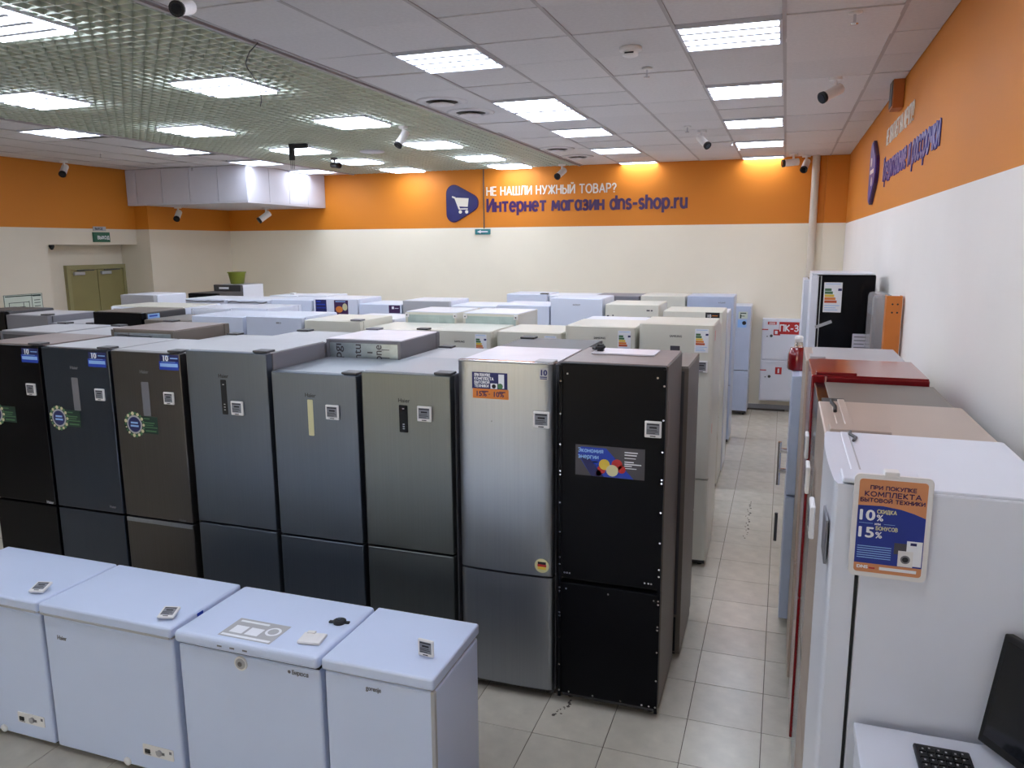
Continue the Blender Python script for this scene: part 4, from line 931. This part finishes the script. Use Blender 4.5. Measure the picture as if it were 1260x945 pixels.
# tall black-sided fridge on a crate
t = thing('crate', 'low crate under the tall black-sided fridge', 'crate', (.50, 7.52, 0))
box('deck', -.27, .27, -.31, .31, .27, .32, M['rackbrown'], t)
for x in (-.2, .2): box('skid', x-.05, x+.05, -.31, .31, 0, .27, M['rackbrown'], t)
t, u, lo = fridge('tall fridge with black film on its side and white energy label', 7.21, 7.81, .225, 2.03, 'black', 'white', 'left', .52, hinge=None, split=.8)
t.location.z = .32
sd = Fr((.2975, 0, 0), (0, 1, 0), (0, 0, 1))
box('top_frame', -.297, .297, .002, .50, 2.03, 2.045, M['white'], t, .003)
box('edge_strip', .2972, .3, .075, .083, .04, 2.02, M['lgrey'], t)
energy(t, sd, .105, 1.965, .145, .255); 
s = rects('tape', Fr((.2975, 0, 0), (0, 1, .42), (0, -.42, 1)), [(.66, .80, 1.42, 1.447)], .0013, .002, M['lgrey'], t)
s = rects('data_label', sd, [(.355, .505, 1.38, 1.53)], 0, .0015, M['film'], t); rects('small_print', sd, [(.37, .48, 1.50, 1.506), (.37, .48, 1.47, 1.476), (.37, .45, 1.44, 1.446), (.37, .48, 1.41, 1.416)], .0015, .002, M['greyp'], s)
t, u, lo = fridge('white-edged black fridge behind the tall black-sided fridge', 8.1, 8.7, .185, 1.95, 'black', 'white', 'left', .55, hinge=None, split=.8)
t.location.z = .32
t = thing('crate', 'low crate under the fridge nearest the hydrant cabinet', 'crate', (.47, 8.4, 0))
box('deck', -.28, .27, -.31, .31, .27, .32, M['rackbrown'], t)
for x in (-.2, .2): box('skid', x-.05, x+.05, -.31, .31, 0, .27, M['rackbrown'], t)
# orange rack upright and wrapped goods
t = thing('rack_upright', 'orange steel rack upright with holes at the right wall', 'rack', (.762, 6.20, 0))
bm = bmesh.new(); abox(bm, -.052, .052, -.004, .004, 0, 2.24, .002); abox(bm, -.052, -.046, 0, .10, 0, 2.24); abox(bm, .046, .052, 0, .10, 0, 2.24); finish('post', bm, M['rack'], t)
bm = bmesh.new()
for z in (2.18, 2.12):
    for x in (-.012, .022): acyl(bm, (x, -.004, z), (x, -.006, z), .007, n=8)
finish('holes', bm, M['ink'], t)['kind'] = 'stuff'
box('foot_plate', -.06, .06, -.03, .11, 0, .012, M['rack'], t)
t = thing('wrapped_bundle', 'brown bundle in clear stretch film left of the orange upright', 'bundle', (.70, 6.9, 0))
box('board', -.025, .02, -.2, .2, 0, 2.05, M['rackbrown'], t, .006); box('board', .035, .07, -.15, .2, 0, 1.9, M['film'], t, .006); box('board', .085, .105, -.15, .2, 0, 2.02, M['rackbrown'], t, .006)
bm = bmesh.new(); abox(bm, -.032, .112, -.21, .205, 1.2, 2.22, .03); finish('stretch_film', bm, M['wrap'], t)

# ------------------------------------------------------------------ electronic price tags
tag_me = []
def price_tag(p, rz, label, s=1., rx=0.):
    t = thing('price_tag', label, 'price tag', p, rz, 'electronic price tags'); t.rotation_euler = (rx, 0, rz); t.scale = (s, s, s)
    if not tag_me:
        tag_me.append(('frame', box('frame', -.043, .043, -.014, -.001, -.043, .043, M['cap'], t, .004).data))
        f = Fr((0, -.0142, 0), (1, 0, 0), (0, 0, 1))
        tag_me.append(('screen', rects('screen', f, [(-.033, .033, -.026, .033)], 0, .0008, M['screen'], t).data))
        tag_me.append(('screen_print', rects('screen_print', f, [(-.03, .03, .024, .030), (-.018, .02, .006, .015), (-.03, .02, -.004, -.001), (-.03, .026, -.012, -.009), (-.03, .012, -.021, -.018), (-.014, .014, -.037, -.032)], .0008, .0012, M['ink'], t).data))
    else:
        for n_, me in tag_me: link(n_, me, None, t)
    return t
for x, z, s, dy, lab in ((-4.965, 1.637, .98, 0, 'leftmost black fridge'), (-4.338, 1.635, .95, 0, 'graphite navy fridge'), (-3.752, 1.645, .95, 0, 'dark brown fridge'), (-3.216, 1.614, 1.05, 0, 'tall blue-grey steel fridge'),
                     (-2.524, 1.633, 1.05, 0, 'lower blue-grey steel fridge'), (-1.913, 1.664, 1.05, 0, 'dark steel fridge'), (-1.208, 1.679, 1.08, -.004, 'tall silver fridge'), (-.602, 1.669, 1.02, 0, 'black panelled fridge')):
    price_tag((x, YA+dy-.0005, z), 0, 'small white-framed electronic price tag on the %s' % lab, s)
price_tag((-.575, YCr-.003, 1.671), 0, 'small white-framed electronic price tag on the tall beige aisle fridge', 1.1)
for y, z, x, lab in ((2.55, 1.76, XF-.018, 'white fridge with the poster'), (3.15, 1.72, XF-.014, 'champagne beige fridge'), (3.75, 1.70, XF-.001, 'black-doored fridge by the right wall')):
    price_tag((x, y-.02, z), -PI/2, 'price tag sticking out from the %s' % lab, 1.25)

# ------------------------------------------------------------------ chest freezers
YF_, YK = 2.68, 3.215
M['chest'] = mat('chest_enamel_blue_cast', (208, 218, 242), .3, var=.015, coat=.15)  # white enamel with the daylight's blue cast put into its colour
def chest(label, x0, x1, kind):
    c = (x0+x1)/2; w = x1-x0-.008; H = .84; dp = YK-YF_
    t = thing('chest_freezer', label, 'chest freezer', (c, YF_, 0), 0, 'white chest freezers')
    lt = .055 if kind != 'c' else .062
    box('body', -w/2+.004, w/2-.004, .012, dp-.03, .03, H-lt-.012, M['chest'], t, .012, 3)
    box('gasket', -w/2+.012, w/2-.012, .02, dp-.04, H-lt-.014, H-lt+.002, M['rubber' if kind == 'c' else 'lgrey'], t)
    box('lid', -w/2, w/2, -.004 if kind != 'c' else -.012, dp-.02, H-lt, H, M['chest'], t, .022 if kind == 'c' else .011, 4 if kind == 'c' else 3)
    for sx in (-1, 1):
        box('hinge', sx*w*.32-.03, sx*w*.32+.03, dp-.032, dp-.004, H-.16, H-.02, M['lgrey'], t, .004)
        for yy in (.07, dp-.09): cyl('foot', (sx*(w/2-.06), yy, 0), (sx*(w/2-.06), yy, .034), .018, M['rubber'], t, n=8)
    f = Fr((0, .012, 0), (1, 0, 0), (0, 0, 1))
    if kind in 'ab':
        s = poly('control_panel', f, rrect(w/2-.25, w/2-.06, .115, .175, .006), 0, .003, M['cap'], t)
        rects('switch', f, [(w/2-.235, w/2-.205, .13, .15)], .003, .008, M['rubber'], s); rects('print', f, [(w/2-.17, w/2-.16, .135, .15), (w/2-.14, w/2-.115, .135, .15), (w/2-.085, w/2-.07, .15, .165), (w/2-.24, w/2-.20, .120, .124)], .003, .0035, M['grey'], s)
        poly('dial', f, circ(w/2-.145, .145, .016, 16), .003, .012, M['lgrey'], s)
        lathe('drain_cap', [(.022, 0), (.022, .006), (.012, .012)], M['cap'], t, 16).matrix_local = Matrix.Translation((w*.07, .012, .05)) @ Matrix.Rotation(PI/2, 4, 'X')
        text('brand_lettering', f, -w/2+.09, .652, 'Haier', .032, M['grey'], t, .001, 0, .0008, width=.062)
        box('lid_lip', -w/2+.01, w/2-.01, -.006, .02, H-lt-.004, H-lt+.008, M['lgrey'], t, .003)
    if kind == 'c':
        s = poly('lock_rosette', f, circ(-.03, .728, .034, 24), 0, .008, M['cap'], t); poly('lock_ring', f, circ(-.03, .728, .026, 24), .008, .010, M['lgrey'], s); poly('lock_core', f, circ(-.03, .728, .012, 16), .010, .014, M['chrome'], s)
        text('brand_lettering', f, w/2-.15, .725, 'Бирюса', .026, M['screen'], t, .0006, 0, .0008, width=.085); poly('brand_mark', f, circ(w/2-.165, .733, .008, 10), 0, .001, M['grey'], t)
        f2 = Fr((0, -.012, 0), (1, 0, 0), (0, 0, 1)); rects('indicator', f2, [(-.14+.07*k, -.115+.07*k, .805, .812) for k in range(3)], 0, .002, M['grey'], t)
    if kind == 'd':
        text('brand_lettering', f, -w/2+.21, .722, 'gorenje', .03, M['grey'], t, .001, 0, .0008, width=.075)
        box('corner_post', w/2-.022, w/2-.003, .009, .03, .03, H-lt-.012, M['lgrey'], t, .003)
    return t
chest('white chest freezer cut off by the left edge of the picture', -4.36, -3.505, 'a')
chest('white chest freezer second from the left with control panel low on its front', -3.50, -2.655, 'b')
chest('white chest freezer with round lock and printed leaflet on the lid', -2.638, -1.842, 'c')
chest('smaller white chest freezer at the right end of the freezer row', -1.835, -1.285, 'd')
def flat_tag(x, y, label, rz=.25, tilt=-1.35, dz=.0): price_tag((x, y, .856+dz), rz, label, .95, tilt)
flat_tag(-3.606, 2.79, 'price tag lying on the leftmost chest freezer lid'); flat_tag(-2.75, 2.775, 'price tag lying on the second chest freezer lid')
t = thing('card', 'blank white plastic tag beside the leaflet on the freezer lid', 'tag', (-1.955, 2.80, .8415), .15)
box('plate', -.055, .055, -.045, .045, 0, .014, M['cap'], t, .004); box('clip', -.04, .0, .03, .05, .014, .02, M['cap'], t, .002)
price_tag((-1.395, 2.84, .884), -.1, 'price tag standing upright on the smallest chest freezer lid', .9, .0)
t = thing('leaflet', 'grey printed leaflet with white icons on the third freezer lid', 'leaflet', (-2.255, 2.79, .8405), 0)
tf = Fr((0, 0, 0), (1, 0, 0), (0, 1, 0)); rects('sheet', tf, [(-.15, .135, -.085, .085)], 0, .0012, M['lgrey'], t)
rects('print', tf, [(-.12, -.05, -.045, .02), (-.035, .035, -.045, .02)], .0012, .0018, M['wprint'], t); poly('round_mark', tf, circ(.085, .015, .038, 24), .0012, .0018, M['wprint'], t); poly('round_mark', tf, circ(.085, .015, .026, 20), .0018, .0022, M['lgrey'], t)
rects('print', tf, [(-.14, .125, -.078, -.062), (-.13, .03, .055, .07)], .0012, .0018, M['wprint'], t)
t = thing('lid_lock', 'black round lock with key lying on the third freezer lid', 'lock', (-1.925, 2.985, .8405), .2)
lathe('ring', [(.03, 0), (.032, .012), (.02, .018), (.012, .016)], M['rubber'], t, 20); box('tongue', -.052, .05, -.01, .01, .0, .008, M['rubber'], t, .003); cyl('core', (0, 0, .01), (0, 0, .022), .010, M['chrome'], t)
t = tag(box('blue_sticker', -2.672, -2.656, 2.86, 2.90, .8, .83, M['blueprint']), 'small blue sticker on the right edge of the second freezer lid', 'sticker')

# ------------------------------------------------------------------ promotion poster on the white fridge
t = thing('poster_holder', 'white framed promotion poster hung on the side of the white fridge', 'poster', (.283, 2.0535, 1.785))
pf = Fr((0, -.001, 0), (1, 0, 0), (0, 0, 1))
poly('frame', pf, rrect(-.089, .089, 0, .268, .014), 0, .009, M['cap'], t)
box('hook', -.022, .012, -.012, .022, .262, .278, M['cap'], t, .003)
s = poly('print', pf, rrect(-.077, .077, .012, .256, .008), .009, .0098, M['salmon'], t)
poly('navy_field', pf, [(-.077, .036), (.077, .036), (.077, .166), (.05, .176), (.02, .184), (-.02, .189), (-.077, .187)], .0098, .0103, M['posterblue'], s)
for w_, z, wd in (('ПРИ ПОКУПКЕ', .231, .104), ('КОМПЛЕКТА', .213, .128), ('БЫТОВОЙ ТЕХНИКИ', .198, .146)): text('lettering', pf, -wd/2, z, w_, .016 if wd > .11 and wd < .14 else .0125, M['violet'], s, .0007, .0098, .0003, width=wd)
for w_, z in (('10', .150), ('15', .105)):
    text('lettering', pf, -.072, z, w_, .038, M['wprint'], s, .0012, .0103, .0003, width=.036); text('lettering', pf, -.033, z, '%', .023, M['wprint'], s, .0006, .0103, .0003)
text('lettering', pf, -.033, .170, 'СКИДКА', .0125, M['creamp'], s, .0005, .0103, .0003, width=.045); text('lettering', pf, -.033, .126, 'БОНУСОВ', .0125, M['creamp'], s, .0005, .0103, .0003, width=.05); text('lettering', pf, -.036, .139, 'или', .008, M['wprint'], s, .0003, .0103, .0003)
rects('small_print', pf, [(-.072, -.04, .1415, .1425), (-.015, .01, .1415, .1425)]+[(-.072, .006, .05+.006*k, .052+.006*k) for k in range(6)], .0103, .0106, M['skyprint'], s)
rects('fridge_picture', pf, [(.04, .075, .04, .105)], .0103, .0108, M['wprint'], s); rects('oven_picture', pf, [(.012, .042, .068, .097)], .0103, .0107, M['greyp'], s)
rects('washer_picture', pf, [(.022, .056, .037, .078)], .0108, .0112, M['cap'], s); poly('washer_door', pf, circ(.039, .056, .011, 18), .0112, .0115, M['grey'], s); poly('washer_glass', pf, circ(.039, .056, .007, 16), .0115, .0118, M['ink'], s)
rects('dark_panel', pf, [(.048, .062, .094, .101)], .0108, .0111, M['navyprint'], s)
text('lettering', pf, -.07, .022, 'DNS', .011, M['wprint'], s, .0006, .0098, .0003, width=.026); rects('red_mark', pf, [(-.042, -.028, .022, .026)], .0098, .0102, M['redp'], s); rects('white_bar', pf, [(-.018, .066, .021, .029)], .0098, .0102, M['wprint'], s)

# ------------------------------------------------------------------ counter with monitor and keyboard
t = thing('counter', 'tall white counter top at the lower right corner beside the white fridge', 'desk', (.52, 1.62, 0))
box('worktop', -.286, .30, -.42, .41, 1.355, 1.385, M['white'], t, .003)
for x in (-.27, .27): box('side_panel', x-.012, x+.012, -.40, .39, 0, 1.355, M['white'], t)
box('back_panel', -.258, .258, .36, .38, .1, 1.355, M['white'], t)
t = thing('keyboard', 'black computer keyboard on the white counter', 'keyboard', (.425, 1.86, 1.386), .0)
box('case', -.062, .062, -.30, .105, 0, .012, M['key'], t, .004); 
bm = bmesh.new()
for i in range(6):
    for j in range(15): abox(bm, -.054+.0182*i, -.054+.0182*i+.0155, .085-.0225*j-.018, .085-.0225*j, .012, .018)
ks = finish('keys', bm, M['rubber'], t); ks['kind'] = 'stuff'
bm = bmesh.new(); rr = random.Random(2)
for i in range(6):
    for j in range(15):
        x = -.054+.0182*i+rr.uniform(.002, .007); y = .085-.0225*j-rr.uniform(.006, .012); abox(bm, x, x+.004, y, y+.005, .018, .0184)
finish('key_legends', bm, M['lgrey'], t)['kind'] = 'stuff'
t = thing('monitor', 'black computer monitor standing on the white counter, cut by the frame', 'monitor', (.628, 1.852, 1.386), 0)
mo = bpy.data.objects.new('screen_unit', None); 
T = Matrix.Rotation(math.radians(33), 4, 'Z') @ Matrix.Rotation(math.radians(10), 4, 'Y')
def mbox(name, x0, x1, y0, y1, z0, z1, m, bev=.0):
    bm = bmesh.new(); abox(bm, x0, x1, y0, y1, z0, z1, bev); bmesh.ops.transform(bm, matrix=T, verts=bm.verts); return finish(name, bm, m, t)
mbox('bezel', -.012, .014, -.34, .20, .018, .30, M['rubber'], .004)
mbox('screen', -.014, -.011, -.325, .185, .04, .285, M['lcd'])
mbox('stand_neck', .014, .04, -.12, -.03, .014, .2, M['rubber'])
box('stand_base', -.03, .14, -.17, .03, .0, .012, M['rubber'], t, .004)
